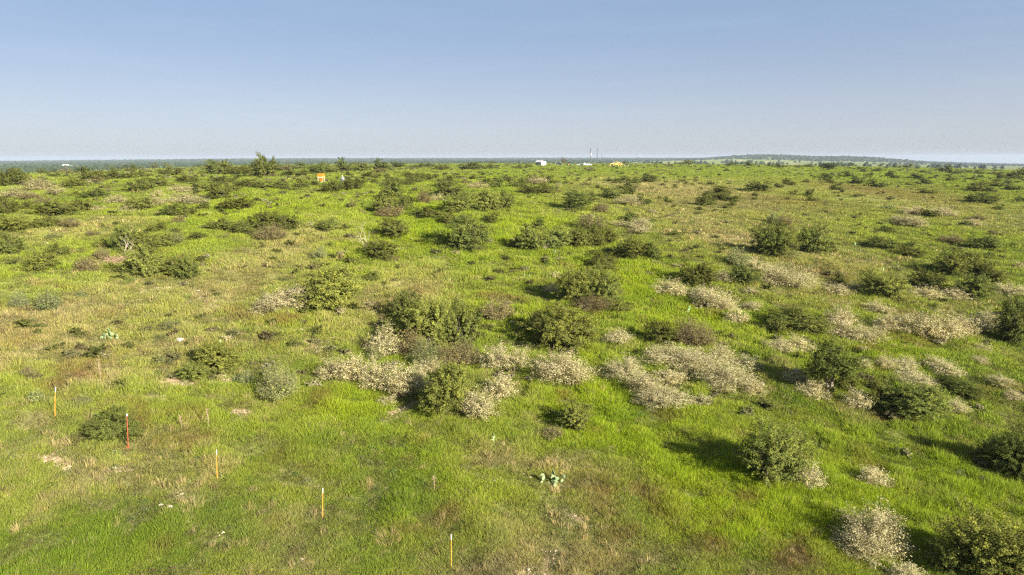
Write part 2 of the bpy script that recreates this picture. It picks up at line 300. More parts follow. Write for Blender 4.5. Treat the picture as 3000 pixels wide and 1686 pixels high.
    sm = N("ShaderNodeMapRange"); sm.inputs[1].default_value = .3; sm.inputs[2].default_value = .7; sm.inputs[3].default_value = .5; sm.inputs[4].default_value = 1.4; L(n3.outputs[0], sm.inputs[0])
    sv = N("ShaderNodeVectorMath"); sv.operation = 'SCALE'; sv.inputs[0].default_value = tuple(C_SOIL); L(sm.outputs[0], sv.inputs["Scale"])
    mx = N("ShaderNodeMix"); mx.data_type = 'RGBA'; L(mb2.outputs[0], mx.inputs["Factor"]); L(vm.outputs[0], mx.inputs["A"]); L(sv.outputs[0], mx.inputs["B"])
    L(mx.outputs["Result"], b.inputs[0]); L(bp.outputs[0], b.inputs["Normal"]); L(b.outputs[0], out.inputs[0])
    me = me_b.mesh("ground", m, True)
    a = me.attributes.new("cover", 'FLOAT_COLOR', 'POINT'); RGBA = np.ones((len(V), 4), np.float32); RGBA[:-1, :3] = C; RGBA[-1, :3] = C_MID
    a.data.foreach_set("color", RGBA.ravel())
    a = me.attributes.new("bare", 'FLOAT', 'POINT'); a.data.foreach_set("value", np.r_[f['bare'] * (r < 900), 0].astype(np.float32))
    tag(link("ground", me), kind="structure")
build_ground()
# ------------------------------------------------------------------ scattered ground cover (stuff)
rs = np.random.default_rng(7)
def tuft_mesh(name, n, rad, h, w, mat, droop=.5, seed=0, lean=.55, curl=.25):
    g = np.random.default_rng(seed); mb = MB()
    a = g.uniform(0, 2 * math.pi, n); q = rad * np.sqrt(g.uniform(0, 1, n)); bx, by = q * np.cos(a), q * np.sin(a)
    la = a + g.normal(0, .7, n); ln = lean * (.25 + .75 * q / rad) * g.uniform(.5, 1.3, n); hh = h * g.uniform(.5, 1.1, n) * (1 - .35 * (q / rad) ** 2)
    ux, uy = np.cos(la), np.sin(la); wa = g.uniform(0, math.pi, n); wx, wy = np.cos(wa) * w / 2, np.sin(wa) * w / 2
    m1x, m1y = bx + ux * ln * hh * .4, by + uy * ln * hh * .4; tx, ty = bx + ux * ln * hh * (1 + curl), by + uy * ln * hh * (1 + curl)
    z1 = hh * .6; z2 = hh * (1 - .25 * droop * g.uniform(0, 1, n)); o = np.full(n, -.04)
    V = np.stack([np.c_[bx - wx, by - wy, o], np.c_[bx + wx, by + wy, o], np.c_[m1x + wx * .8, m1y + wy * .8, z1], np.c_[m1x - wx * .8, m1y - wy * .8, z1], np.c_[tx, ty, z2]], 1).reshape(-1, 3)
    k = np.arange(n) * 5; tn = g.uniform(0, 1, n)
    mb.add(V, np.c_[k, k + 1, k + 2, k + 3], tn); mb.f.append(np.c_[k + 3, k + 2, k + 4]); mb.tone.append(tn)
    return mb.mesh(name, mat)
def pebble_mesh(name, seed, mat):
    g = np.random.default_rng(seed); mb = MB()
    for _ in range(7):
        c = np.array([*g.uniform(-.3, .3, 2), 0]); s = g.uniform(.02, .06)
        V = np.array([[1, 0, 0], [0, 1, 0], [-1, 0, 0], [0, -1, 0], [0, 0, 1.]]) * s * g.uniform(.6, 1.3, (5, 1)) + c
        mb.add(V, [[0, 1, 4], [1, 2, 4], [2, 3, 4], [3, 0, 4]], g.uniform())
    return mb.mesh(name, mat)
def scatter(name, meshes, P, rot, scl, vid, tint, label=None, kind="stuff"):
    col = bpy.data.collections.new(name + "_sources")
    for k, me in enumerate(meshes):
        col.objects.link(bpy.data.objects.new("%s_source_%02d" % (name, k), me))
    pm = bpy.data.meshes.new(name); pm.vertices.add(len(P)); pm.vertices.foreach_set("co", P.astype(np.float32).ravel())
    for nm, typ, arr, key in (("rot", 'FLOAT_VECTOR', rot, "vector"), ("scl", 'FLOAT_VECTOR', scl, "vector"), ("vid", 'INT', vid, "value")):
        a = pm.attributes.new(nm, typ, 'POINT'); a.data.foreach_set(key, arr.astype(np.int32 if typ == 'INT' else np.float32).ravel())
    a = pm.attributes.new("tint", 'FLOAT_COLOR', 'POINT'); a.data.foreach_set("color", np.c_[tint, np.ones(len(P))].astype(np.float32).ravel())
    o = link(name, pm); tag(o, label, None, None, kind)
    ng = bpy.data.node_groups.new(name + "_scatter", 'GeometryNodeTree')
    ng.interface.new_socket("Geometry", in_out='INPUT', socket_type='NodeSocketGeometry'); ng.interface.new_socket("Geometry", in_out='OUTPUT', socket_type='NodeSocketGeometry')
    N = ng.nodes.new; L = ng.links.new
    gi, go, ip, ci = N("NodeGroupInput"), N("NodeGroupOutput"), N("GeometryNodeInstanceOnPoints"), N("GeometryNodeCollectionInfo")
    ci.inputs["Collection"].default_value = col; ci.inputs["Separate Children"].default_value = True; ci.inputs["Reset Children"].default_value = True
    ip.inputs["Pick Instance"].default_value = True
    def attr(nm, t): q = N("GeometryNodeInputNamedAttribute"); q.data_type = t; q.inputs["Name"].default_value = nm; return q.outputs["Attribute"]
    L(gi.outputs[0], ip.inputs["Points"]); L(ci.outputs[0], ip.inputs["Instance"]); L(attr("vid", 'INT'), ip.inputs["Instance Index"])
    L(attr("rot", 'FLOAT_VECTOR'), ip.inputs["Rotation"]); L(attr("scl", 'FLOAT_VECTOR'), ip.inputs["Scale"]); L(ip.outputs[0], go.inputs[0])
    o.modifiers.new("scatter", 'NODES').node_group = ng
    return o
def polar(n, r0, r1, power, half=47):                # density falls as r^-power
    u = rs.uniform(0, 1, n); e = 2 - power
    r = (r0 ** e + u * (r1 ** e - r0 ** e)) ** (1 / e) if abs(e) > 1e-3 else r0 * (r1 / r0) ** u
    a = np.radians(rs.uniform(-half, half, n)); return r * np.sin(a), r * np.cos(a), r
def rotz(n, tilt=.12): return np.c_[rs.normal(0, tilt, n), rs.normal(0, tilt, n), rs.uniform(0, 6.283, n)]
def build_grass():
    x, y, r = polar(300000, 17, 1100, 1.86)
    C, f = grass_colour(x, y); hum = fbm(x, y, 1.9, 61, 2); wlm = np.maximum(1.0, .022 * r); mnd = np.where(r < 60, noise(x, y, 1.15, 63), np.where(r < 130, noise(x, y, 2.1, 64), noise(x, y, 4.5, 65)))
    keep = rs.uniform(0, 1, len(x)) > np.clip(f['bare'] * 1.0 + .2 * f['dry'] - .2 * f['lush'] - .35 * hum - .75 * mnd, 0, .93)
    x, y, r, C, hum, mnd = x[keep], y[keep], r[keep], C[keep], hum[keep], mnd[keep]; f = {k: v[keep] for k, v in f.items()}; n = len(x)
    s = (r / 34) ** .80 * rs.uniform(.6, 1.25, n) * .78; s = np.maximum(s, .45)
    hz = np.minimum(s, 1.15) * (1 - .30 * np.clip((r - 90) / 200, 0, 1)) * (.60 + .45 * f['lush'] + .40 * hum + .95 * mnd - .22 * f['dry'] - .3 * f['bare']).clip(.16, 1.9)
    C = C * (1 + rs.uniform(-.13, .14, (n, 1)) * np.clip(90 / r, .35, 1)[:, None]) * np.c_[rs.uniform(.95, 1.07, n), np.ones(n), rs.uniform(.85, 1.15, n)]
    strw = rs.uniform(0, 1, n) < (.02 + .18 * f['dry']) * np.clip(80 / r, .2, 1); C[strw] = C[strw] * .4 + C_DRY * .6
    lod = np.digitize(r * rs.uniform(.85, 1.15, n), [48, 110, 260]); vid = lod * 3 + rs.integers(0, 3, n)
    ms = []
    for k, (nb, w) in enumerate(((64, .016), (44, .026), (34, .035), (26, .045))):
        for q in range(3): ms.append(tuft_mesh("grass_tuft", nb, .33, .42, w, M_GRASS, seed=100 + 10 * k + q))
    scatter("grass", ms, np.c_[x, y, height(x, y)], rotz(n, .10), np.c_[s, s, hz], vid, C)
build_grass()
def build_short_grass():                              # thin low sward that fills the gaps between the tussocky clumps
    x, y, r = polar(100000, 17, 170, 1.75); C, f = grass_colour(x, y); keep = rs.uniform(0, 1, len(x)) > np.clip(f['bare'] * 1.3 - .1 + .3 * f['lush'], 0, .93); x, y, r, C = x[keep], y[keep], r[keep], C[keep]; n = len(x)
    s = (r / 34) ** .8 * rs.uniform(.5, 1.1, n); C = lerp(C, np.array([.24, .20, .11]), rs.uniform(0, .75, n) * (1 - .7 * f['lush'][keep])) * rs.uniform(.45, .95, (n, 1))
    scatter("short_grass", [tuft_mesh("short_tuft", 26, .32, .16, .022, M_GRASS, seed=300 + q, lean=.9) for q in range(4)], np.c_[x, y, height(x, y)], rotz(n, .12), np.c_[s, s, np.minimum(s, 1.3)], rs.integers(0, 4, n), C)
build_short_grass()
def build_dry_grass():
    x, y, r = polar(16000, 18, 500, 1.7); C, f = grass_colour(x, y)
    keep = rs.uniform(0, 1, len(x)) < (.06 + 1.0 * f['dry'] + .3 * f['red'] - .4 * f['lush']).clip(.02, 1)
    x, y, r = x[keep], y[keep], r[keep]; f = {k: v[keep] for k, v in f.items()}; n = len(x)
    s = ((r / 40) ** .7 * rs.uniform(.6, 1.3, n)).clip(.5, 6); C = C_DRY * rs.uniform(.7, 1.35, (n, 1)) * np.array([1, .98, .95])
    C = lerp(C, C_RED * 1.2, np.clip(f['red'] * rs.uniform(0, 1.3, n), 0, 1))
    ms = [tuft_mesh("dry_tuft", 30, .2, .62, .012, M_GRASS, seed=200 + q, lean=.4) for q in range(3)] + [tuft_mesh("dry_tuft", 22, .25, .6, .03, M_GRASS, seed=210 + q, lean=.45) for q in range(3)]
    vid = np.where(r < 80, 0, 3) + rs.integers(0, 3, n)
    scatter("dry_grass", ms, np.c_[x, y, height(x, y)], rotz(n, .2), np.c_[s, s, np.minimum(s, 1.0) * rs.uniform(.7, 1.1, n) * np.clip(110 / r, .5, 1)], vid, C)
build_dry_grass()
# ------------------------------------------------------------------ plants
def unit(v): return v / (np.linalg.norm(v, axis=1)[:, None] + 1e-9)
def leaves(mb, P, Nrm, size, g, asp=.5, spread=.8, tone=None):
    n = len(P); Nn = unit(Nrm + g.normal(0, spread, (n, 3))); T = unit(np.cross(Nn, g.normal(0, 1, (n, 3)))); B = np.cross(Nn, T)
    s = size * g.uniform(.6, 1.3, (n, 1))
    V = np.stack([P - T * s, P + B * s * asp, P + T * s, P - B * s * asp], 1).reshape(-1, 3); k = np.arange(n) * 4
    mb.add(V, np.c_[k, k + 1, k + 2, k + 3], g.uniform(0, 1, n) if tone is None else tone)
def lobes_of(g, n, flat=1.0, spread=.33):
    c, rad = [], []
    for k in range(n):
        a = g.uniform(0, 6.283); q = spread * math.sqrt(g.uniform(0, 1)); rr = g.uniform(.13, .23)
        top = .98 * math.sqrt(max(0, 1 - (q / .5) ** 2)) * g.uniform(.72, 1.0)
        zc = g.uniform(.12, max(.14, top - rr * .8)); c.append((q * math.cos(a), q * math.sin(a), zc * flat)); rad.append(rr)
    return np.array(c), np.array(rad)
def shrub_foliage(seed, nleaf, leaf, per=14, nl=15, cl=.035, fill=.14):
    """rounded evergreen: lobes of short leafy sprays with dark gaps between them"""
    g = np.random.default_rng(seed); mb = MB(); c, rad = lobes_of(g, nl); nc = max(8, nleaf // per)
    w = rad ** 2; li = g.choice(nl, nc, p=w / w.sum()); D = unit(g.normal(0, 1, (nc, 3)) + np.array([0, 0, .35])); rr = rad[li][:, None] * g.uniform(.80, 1.07, (nc, 1)); rr[g.uniform(0, 1, nc) < fill] *= .6
    sprig = g.uniform(0, 1, nc) < .07; rr[sprig] *= 1.14
    P = c[li] + D * rr * np.array([1, 1, 1.15]); ok = P[:, 2] > .01; P, D = P[ok], D[ok]; nc = len(P)
    out = unit((P - np.array([0, 0, .25])) * np.array([1, 1, .8]))
    ct = g.uniform(0, 1, nc); PP = np.repeat(P, per, 0); OO = np.repeat(unit(D * .6 + out), per, 0)
    off = unit(g.normal(0, 1, PP.shape)) * cl * g.uniform(0, 1, (len(PP), 1)) ** .5; along = OO * g.uniform(-cl, cl * 1.7, (len(PP), 1))
    tone = np.clip(np.repeat(ct, per) * .65 + .35 * g.uniform(0, 1, len(PP)), 0, 1)
    leaves(mb, PP + off * .8 + along, OO, leaf, g, .55, .75, tone)
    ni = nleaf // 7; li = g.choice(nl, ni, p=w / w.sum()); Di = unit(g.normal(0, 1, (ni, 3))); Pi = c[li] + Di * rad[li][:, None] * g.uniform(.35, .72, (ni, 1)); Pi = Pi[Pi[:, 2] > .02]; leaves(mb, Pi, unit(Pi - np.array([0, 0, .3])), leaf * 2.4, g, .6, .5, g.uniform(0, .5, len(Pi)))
    return fit(mb)
def fit(mb, wid=1.0, hgt=1.0):                       # stretch a crown so that it fills its nominal box
    V = mb.v[0]; k = max(1, len(V) // 100)
    for ax in (0, 1):
        q = np.sort(V[:, ax]); lo, hi = q[k], q[-k]; V[:, ax] = (V[:, ax] - (lo + hi) / 2) * wid / (hi - lo)
    z = np.sort(V[:, 2])[-k]; V[:, 2] *= hgt / z
    return mb
def stems_mesh(seed, n, rad, mat, spread=.36, top=.7, sides=4):
    g = np.random.default_rng(seed); mb = MB()
    for k in range(n):
        a = g.uniform(0, 6.283); q = spread * g.uniform(.2, 1); z = top * g.uniform(.6, 1.1)
        b = np.array([.05 * math.cos(a), .05 * math.sin(a), -.03]); e = np.array([q * math.cos(a), q * math.sin(a), z])
        m = b * .45 + e * .55 + g.normal(0, .03, 3) + np.array([0, 0, .06]); r0 = rad * g.uniform(.6, 1.2)
        mb.tube([b, (b + m) / 2 + g.normal(0, .01, 3), m, e], [r0, r0 * .8, r0 * .55, r0 * .2], sides)
    return mb.mesh("stems", mat)
def wisp(seed, nst, nflow, nleaf, fs, ls, sr):
    """flowering bush: arching thin stems, small grey leaves, flower clusters toward the tips"""
    g = np.random.default_rng(seed); st, lf, fl = MB(), MB(), MB(); tips, mids, dirs = [], [], []
    for k in range(nst):
        a = g.uniform(0, 6.283); q = .5 * math.sqrt(g.uniform(0, 1)); z = .98 * math.sqrt(max(.03, 1 - (q / .53) ** 2)) * g.uniform(.34, 1.12) + (.12 if g.uniform() < .08 else 0)
        b = np.array([g.normal(0, .06), g.normal(0, .06), -.02]); e = np.array([q * math.cos(a), q * math.sin(a), z])
        m = b * .4 + e * .6 + np.array([-e[0] * .12, -e[1] * .12, .10 * z]) + g.normal(0, .02, 3)
        st.tube([b, b * .6 + m * .4, m, e], [sr, sr * .8, sr * .6, sr * .3], 3, None, False)
        tips.append(e); mids.append(m); dirs.append(e - m)
    tips, mids, dirs = map(np.array, (tips, mids, dirs)); D = unit(dirs + np.array([0, 0, .05]))
    k = g.integers(0, nst, nflow); t = g.uniform(-.1, 1, (nflow, 1)) ** 1; P = mids[k] * (1 - np.clip(t, .25, 1.0)) + tips[k] * np.clip(t, .25, 1.0) + g.normal(0, .028, (nflow, 3))
    PP = np.repeat(P, 3, 0) + g.normal(0, fs * .6, (nflow * 3, 3)); leaves(fl, PP, np.tile([0, 0, .7], (len(PP), 1)) + PP * 1.2, fs, g, .8, .7)
    k = g.integers(0, nst, nleaf); t = g.uniform(0, 1, (nleaf, 1)); P = mids[k] * (1 - t) + tips[k] * t + g.normal(0, .03, (nleaf, 3)); P[:, 2] *= g.uniform(.55, 1, nleaf)
    leaves(lf, P, unit(P), ls, g, .4, .9)
    for q in (st, lf, fl):
        for V in q.v: V[:, :2] *= 1.12
    return st.mesh("stems", M_TWIG), lf.mesh("foliage", M_LEAF), fl.mesh("flowers", M_FLOWER)
def spiky(seed, n, ls, ns, sr):
    """twiggy low bush: many short twigs fanning up with sparse narrow leaves"""
    g = np.random.default_rng(seed); st, lf = MB(), MB(); a = g.uniform(0, 6.283, ns); q = .48 * np.sqrt(g.uniform(0, 1, ns)); z = np.sqrt(np.clip(1 - (q / .52) ** 2, .05, 1)) * g.uniform(.5, 1.1, ns)
    E = np.c_[q * np.cos(a), q * np.sin(a), z]; Bs = E * np.array([.35, .35, 0]) + g.normal(0, .04, (ns, 3)) * np.array([1, 1, 0])
    for e, b in zip(E, Bs): st.tube([b, b * .5 + e * .5 + g.normal(0, .03, 3), e], [sr, sr * .7, sr * .3], 3, None, False)
    k = g.integers(0, ns, n); t = g.uniform(.15, 1.03, (n, 1)); P = Bs[k] * (1 - t) + E[k] * t + g.normal(0, .035, (n, 3)); P[:, 2] = np.abs(P[:, 2])
    leaves(lf, P, unit(P + np.array([0, 0, .2])), ls, g, .32, .9)
    return st.mesh("stems", M_TWIG), lf.mesh("foliage", M_LEAF)
LIB = {}
def lib(kind, lod, v):
    k = (kind, lod, v)
    if k in LIB: return LIB[k]
    s = {'O': 1000, 'J': 2000, 'W': 3000, 'S': 4000, 'B': 5000}[kind] + lod * 100 + v * 7
    if kind in 'OJ':
        nl, lf, cl = ((24000, .0115, .040), (10000, .0165, .043), (2600, .030, .048))[lod]
        if kind == 'J': nl = int(nl * 1.05); cl *= 1.1
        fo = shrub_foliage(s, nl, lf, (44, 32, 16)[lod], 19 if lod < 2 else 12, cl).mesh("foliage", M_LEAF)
        r = [fo] + ([stems_mesh(s + 1, 14, .012, M_BARK)] if lod < 2 else [])
    elif kind == 'W':
        p = ((200, 2300, 9000, .0072, .0105, .0020), (110, 1000, 3800, .011, .0155, .0028), (48, 330, 1100, .020, .028, .004))[lod]; st, lf, fl = wisp(s, *p)
        r = [lf, fl] + [st]
    else:
        p = ((9000, .022, 240, .0022), (3600, .033, 110, .0035), (1100, .06, 40, .006))[lod]; st, lf = spiky(s, *p); r = [lf, st]
    LIB[k] = r; return r
# plants seen in the photo: region, x, base y, width, height in region pixels (3.435 per photo pixel), kind
REG = dict(T1=(0, 440), T2=(750, 440), T3=(1500, 420), T4=(2250, 440), R1=(0, 540), R2=(750, 540), R3=(1500, 540), R4=(2250, 540), Q1=(0, 900), Q2=(750, 900), Q3=(1500, 900), Q4=(2250, 900), P1=(0, 1266), P2=(750, 1266), P3=(1500, 1266), P4=(2250, 1266))
PLANTS = """T1 O 155 185 95 50;520 168 75 32;1235 140 140 30;1375 140 90 30;1545 175 85 60;1690 180 75 60;1140 215 60 65;1325 215 95 65;880 300 130 100;1040 292 170 75;1180 290 160 72;1320 285 150 70;1460 270 130 60;100 360 230 150;270 350 140 140;550 265 110 45;710 290 70 30;450 230 110 30;820 220 140 35;430 350 120 35;1670 240 130 60;1780 255 120 65;1990 158 90 28;2150 245 160 120;2250 240 150 150;2400 250 200 80;2550 240 130 140;1380 415 170 110;1480 400 150 100;1600 360 170 60;760 475 100 60;950 440 130 50;960 495 220 50;2230 500 200 140;2330 430 160 70;2000 400 150 80;2150 290 70 30;2250 330 160 35;2470 390 190 75;560 660 330 130;830 620 200 110;60 640 180 140;230 600 130 80;1400 610 240 110;1900 660 140 110;1700 670 200 90;2050 595 140 60;2380 610 280 75;760 370 200 50;1880 335 180 70
T1 B 655 215 110 25;1100 390 100 35;430 540 160 70;2230 560 100 35;1030 210 70 20;300 500 200 70;980 320 150 40;700 610 150 60
T1 W 1560 560 200 90;1590 480 130 90;1850 540 260 110;1280 640 150 90;1170 545 200 60;150 480 250 80;400 420 300 60;560 440 160 50;2000 560 200 60;1800 430 180 60;1000 620 150 50
T2 O 90 270 230 200;890 215 150 115;260 205 130 50;440 190 130 55;620 235 190 90;740 220 130 70;1070 215 160 75;1250 200 150 95;1430 175 140 45;1630 175 100 30;1730 175 100 25;1860 205 120 50;1915 190 70 35;2140 200 170 30;2250 195 130 25;2390 195 120 25;2370 130 70 20;370 235 80 30;450 260 150 45;300 265 150 40;945 262 80 40;1160 285 160 50;1540 270 130 50;1650 290 100 60;1710 305 140 60;1790 300 120 45;1600 335 170 55;1520 355 130 55;1340 310 100 45;1200 340 90 45;1040 345 140 60;1380 375 160 80;1975 280 60 25;2180 295 70 40;2300 350 140 50;2420 390 130 90;2500 330 150 60;1910 380 190 100;1960 480 250 130;590 360 90 50;480 385 130 80;390 410 130 65;240 400 180 60;90 400 180 60;760 430 180 100;960 410 190 110;1360 500 220 150;1450 620 220 130;1540 540 90 70;120 465 60 25
T2 J 1290 640 200 170
T2 B 300 210 130 80;175 275 110 40;1240 232 150 30;540 300 80 40;2120 340 120 50;205 520 110 35;790 490 90 40;960 590 120 80;1060 650 80 60;1350 690 300 110;1690 540 160 130
T2 W 2230 395 170 45;1830 520 120 100
T2 S 270 445 100 35
R2 J 2030 300 280 170;2320 290 250 190;2110 690 430 300;1390 550 320 180;740 1315 520 420
R2 O 2480 270 200 170;1770 370 240 110;1930 410 160 110;1660 350 220 90;2350 415 220 110;710 480 220 110;120 470 260 170;330 470 200 130;1260 770 300 170;720 650 90 70;1150 1000 170 100
R2 B 150 585 400 160;1380 790 140 80;2430 1400 330 240;1190 520 80 60;830 760 100 70
R2 S 650 770 170 120
R2 W 440 1290 250 270;300 1270 320 230;190 1230 220 150;120 1330 330 200;480 1290 130 80;1130 1240 130 70
R1 J 150 480 230 140;470 450 200 120;430 880 270 210;1450 940 330 290
R1 O 350 440 120 90;1570 480 150 90;1780 480 90 40;1995 560 170 70;2230 470 220 120;2430 500 200 110;2540 430 100 90;1260 690 220 240;1450 680 240 180;1620 650 200 140;110 720 240 210;600 740 160 130;1740 940 200 150;1890 960 220 200;1020 640 110 110
R1 B 700 445 240 100;1800 410 150 100;890 890 240 160;1030 760 180 130;930 530 160 60
R1 S 1750 610 230 130;550 560 190 70;200 1250 180 170;480 1260 250 200;820 1140 120 70
Q1 J 2220 660 360 280;1950 760 260 170
Q1 S 1700 240 250 110;2470 800 180 150;370 960 150 150;820 1010 200 130;1620 570 150 90
Q1 O 1180 1390 430 310
Q1 B 290 710 170 130;90 570 100 80;430 760 90 60;690 730 90 60
Q2 S 230 970 430 350
Q2 W 790 760 270 260;1000 800 280 320;1230 880 300 360;1450 960 300 380;1620 800 200 260;2250 1170 330 350;1290 530 300 360;2430 660 330 300;2470 950 300 270;1340 1010 200 110;2120 990 200 160
Q2 J 1900 1140 560 480;1750 445 440 460
Q2 O 2060 420 340 420;1490 160 330 270
Q2 B 1950 620 350 240;1560 530 320 290;2110 610 300 280
Q2 J 1890 340 270 270;1330 380 240 200
Q2 S 1700 620 420 260;1200 560 200 160
Q2 W 1660 900 260 240;1760 700 260 180
Q3 O 1480 410 320 220;620 1260 330 260;400 1110 100 100;120 290 200 100
Q3 J 500 470 620 400
Q3 B 250 260 250 230;1800 430 450 290;400 1360 280 150;1230 470 90 50
Q3 W 500 830 520 360;60 640 180 240;1060 400 260 170;1130 800 420 280;1330 930 300 250;1450 1050 420 270;1620 1030 300 220;1900 1000 200 130;1600 660 480 260;1850 720 400 300;1570 790 280 150;2080 620 260 240;2150 880 500 230;2420 900 230 170;2350 660 260 180;2030 860 220 110
Q4 O 280 300 560 190;80 290 160 150;1100 1040 210 240;1880 930 420 190;2050 960 160 150;2450 400 300 400;780 880 230 200;2520 230 200 220
Q4 J 1430 1180 500 330
Q4 W 100 490 260 180;300 480 260 200;720 220 260 250;700 330 280 230;880 380 300 220;1060 370 240 170;1180 270 240 200;1400 300 300 260;1570 340 320 300;1750 370 340 300;1900 330 260 250;2080 300 260 250;2200 250 250 220;1080 80 250 120;250 790 200 170;430 950 260 220;880 1040 240 220;950 650 160 140;960 490 110 90;1170 650 200 170;1370 640 190 140;1400 740 260 110;1480 860 300 150;1640 850 200 120;1650 640 200 150;1780 730 240 200;2110 600 170 110;2160 460 130 100;2320 830 190 130;2460 960 170 120;1880 1090 200 160
R4 O 30 765 360 300;440 710 260 250;620 700 130 100;1190 500 130 60;1150 670 270 110;1400 660 130 70;1430 750 230 100;2150 670 250 120;2150 210 230 80;2120 90 200 70;1590 110 130 45;400 130 100 60;440 180 90 60;250 130 100 60;680 70 110 60;1860 950 320 240;2080 960 220 200;2240 1010 220 170;1600 1080 290 190;720 1010 120 100;2040 1180 330 230;1990 435 130 45;1620 345 150 80
R4 J 1130 1190 400 270
R4 S 260 740 100 60;45 400 120 110;1195 270 130 40;1290 890 140 60
R4 B 155 440 180 110;1840 610 220 70;2100 380 160 60;2300 540 150 50
R4 W 1720 340 220 100;1450 320 200 90;1800 340 150 100;1400 440 280 80;1290 400 150 60;1500 450 150 50;2060 440 160 50;950 1100 220 120;680 1150 260 130;250 1080 400 280;60 1050 250 250;2420 1150 300 140;1580 1170 260 120;1860 1190 260 110;2530 860 100 70
R3 S 2270 830 250 160;1150 280 90 40
R3 W 2450 900 250 150;2130 1010 200 140;1580 1130 330 180;1900 1170 220 150;2000 1290 330 270;2150 1340 230 230;2250 1420 200 200;430 970 130 90;400 1110 160 110;760 370 120 80;1270 470 230 90;1080 440 150 80;1280 510 170 50;400 650 120 80;1660 1140 140 90;2420 1290 200 110;2390 1110 130 60;1670 860 130 60;480 790 100 50
R3 O 1850 1040 330 200;2330 1030 250 180;900 880 330 180;1060 740 110 130;1400 780 170 170;270 480 140 110;820 640 200 190;950 620 220 150;1190 390 140 90;1080 1320 220 120;20 640 110 110;330 810 80 60;1640 530 130 50
R3 J 1210 770 260 190;190 690 250 230;420 670 260 200;640 650 240 190;640 1230 350 330;890 1260 400 390;650 270 270 160
R3 B 800 480 300 170;900 300 170 110;800 1320 400 130;1420 1210 120 60
T3 W 1170 640 230 110;460 445 90 45;250 420 180 40
T3 O 1320 625 150 90;1000 570 200 90;1160 530 140 80;1150 470 150 60;920 490 80 40;780 550 80 50;600 530 100 50;880 465 70 35;1380 400 160 75;1230 415 130 60;1060 410 110 45;980 390 60 40;1110 390 130 40;340 410 110 75;200 405 150 75;50 460 180 80;180 520 190 80;350 520 170 90;540 420 70 40;430 415 100 45;1970 550 110 60;1950 640 170 100;2100 520 160 70;2190 600 200 80;2200 640 80 45;2170 670 90 35;2080 580 150 60;2480 500 240 90;2440 545 70 40;2440 575 60 30;1640 460 70 25;1705 395 60 22;1850 360 50 18;2000 430 70 40;1880 280 60 25;2160 290 70 25;1110 315 50 20;820 355 60 20;390 290 70 20;60 255 80 25;160 250 80 25;1470 580 80 35;1570 610 80 60;2190 232 85 35;2400 240 90 45;1740 222 120 35;1655 195 70 18;1150 210 60 30;90 70 0 0
T3 B 740 435 110 50;780 290 130 40;460 500 90 50
T4 O 700 160 50 28;410 185 80 35;135 180 85 30;35 175 80 22;300 185 70 18;830 165 60 28;895 168 30 18;1130 178 50 35;1405 190 75 45;1325 190 35 30;1275 190 50 25;1500 198 50 20;1765 230 110 65;1570 245 80 30;1480 295 130 45;1590 350 120 55;1090 225 90 25;970 230 80 40;920 200 60 20;800 280 120 55;1015 270 65 30;1230 275 100 50;1270 295 80 35;890 350 120 65;900 305 80 30;560 305 140 35;640 345 100 40;210 365 120 65;110 385 70 40;380 335 80 30;1100 380 150 70;1410 360 60 22;1760 365 50 20;1830 320 110 45;2030 310 90 30;2130 290 70 28;2350 300 100 50;2450 300 120 70;2530 300 130 100;2290 330 70 30;2410 350 80 35;1800 275 50 20;2170 370 90 30;2300 380 130 40;2450 415 140 50;1905 385 30 25;1870 245 110 20;2030 240 60 25;1950 240 60 22;2130 250 80 35;2240 252 60 20;2320 260 80 25;2110 420 160 60;2220 440 120 40;2130 545 230 60;2530 540 120 50;2310 610 90 25
P4 J 15 600 600 560;2180 1600 760 720
P4 W 380 590 270 300;1040 570 300 200;1010 1310 620 560;1380 1560 330 220;920 1290 420 300
P4 B 1230 590 120 100
P4 O 2480 490 420 480;2250 330 240 240;1800 1480 300 300"""
KIND = {'O': ("oak_shrub", "dark evergreen shrub", "dark evergreen shrubs dotting the meadow"), 'J': ("juniper_shrub", "olive green juniper", "olive green junipers in the meadow"),
        'W': ("flowering_shrub", "cream flowering shrub", "cream flowering shrubs in thickets"), 'S': ("sage_shrub", "grey green sage bush", "grey green sage bushes"), 'B': ("twiggy_shrub", "brown twiggy shrub", "brown twiggy shrubs")}
TREES = []
items = []
for line in PLANTS.strip().split("\n"):
    rg, kd, rest = line.split(" ", 2); ox, oy = REG[rg]
    for it in rest.split(";"):
        cx, cy, w, h = map(float, it.split())
        if w < 1: continue
        items.append([ox + cx / 3.435, oy + cy / 3.435, w / 3.435, h / 3.435, kd])
items.sort(key=lambda q: -q[1])
# landmarks used to say which plant is which
LAND = [(372, 1312, "the rust red post"), (157, 1213, "the yellow stake by the meadow edge"), (633, 1403, "the yellow stake on the gravelly slope"), (942, 1513, "the yellow stake among short grass"), (1318, 1657, "the lowest yellow stake"),
        (2428, 1160, "the lone oak with a bare trunk"), (1073, 732, "the pale dead tree"), (365, 745, "the white dead branches"), (1330, 1010, "the bleached dead snag"), (1585, 484, "the white gabled shed"), (1650, 483, "the bare tree by the carport"), (1710, 484, "the parked pickups"),
        (1805, 486, "the yellow grader"), (1748, 482, "the twin power poles"), (940, 518, "the orange hopper"), (1006, 518, "the person in the pale hat"), (315, 985, "the big prickly pear"), (1622, 1417, "the prickly pear on gravel"), (1405, 928, "the prickly pear under a brown bush"),
        (2015, 920, "the prickly pear on green grass"), (540, 1500, "the straw coloured tussock"), (294, 1118, "the tall dried flower stalk"), (1652, 911, "the pale pads below a juniper"), (2578, 800, "the prickly pear on the far slope"), (2620, 578, "the cactus on reddish grass"), (2425, 500, "the spreading lone tree"), (192, 477, "the far white house"), (1545, 808, "the small prickly pear upslope")]
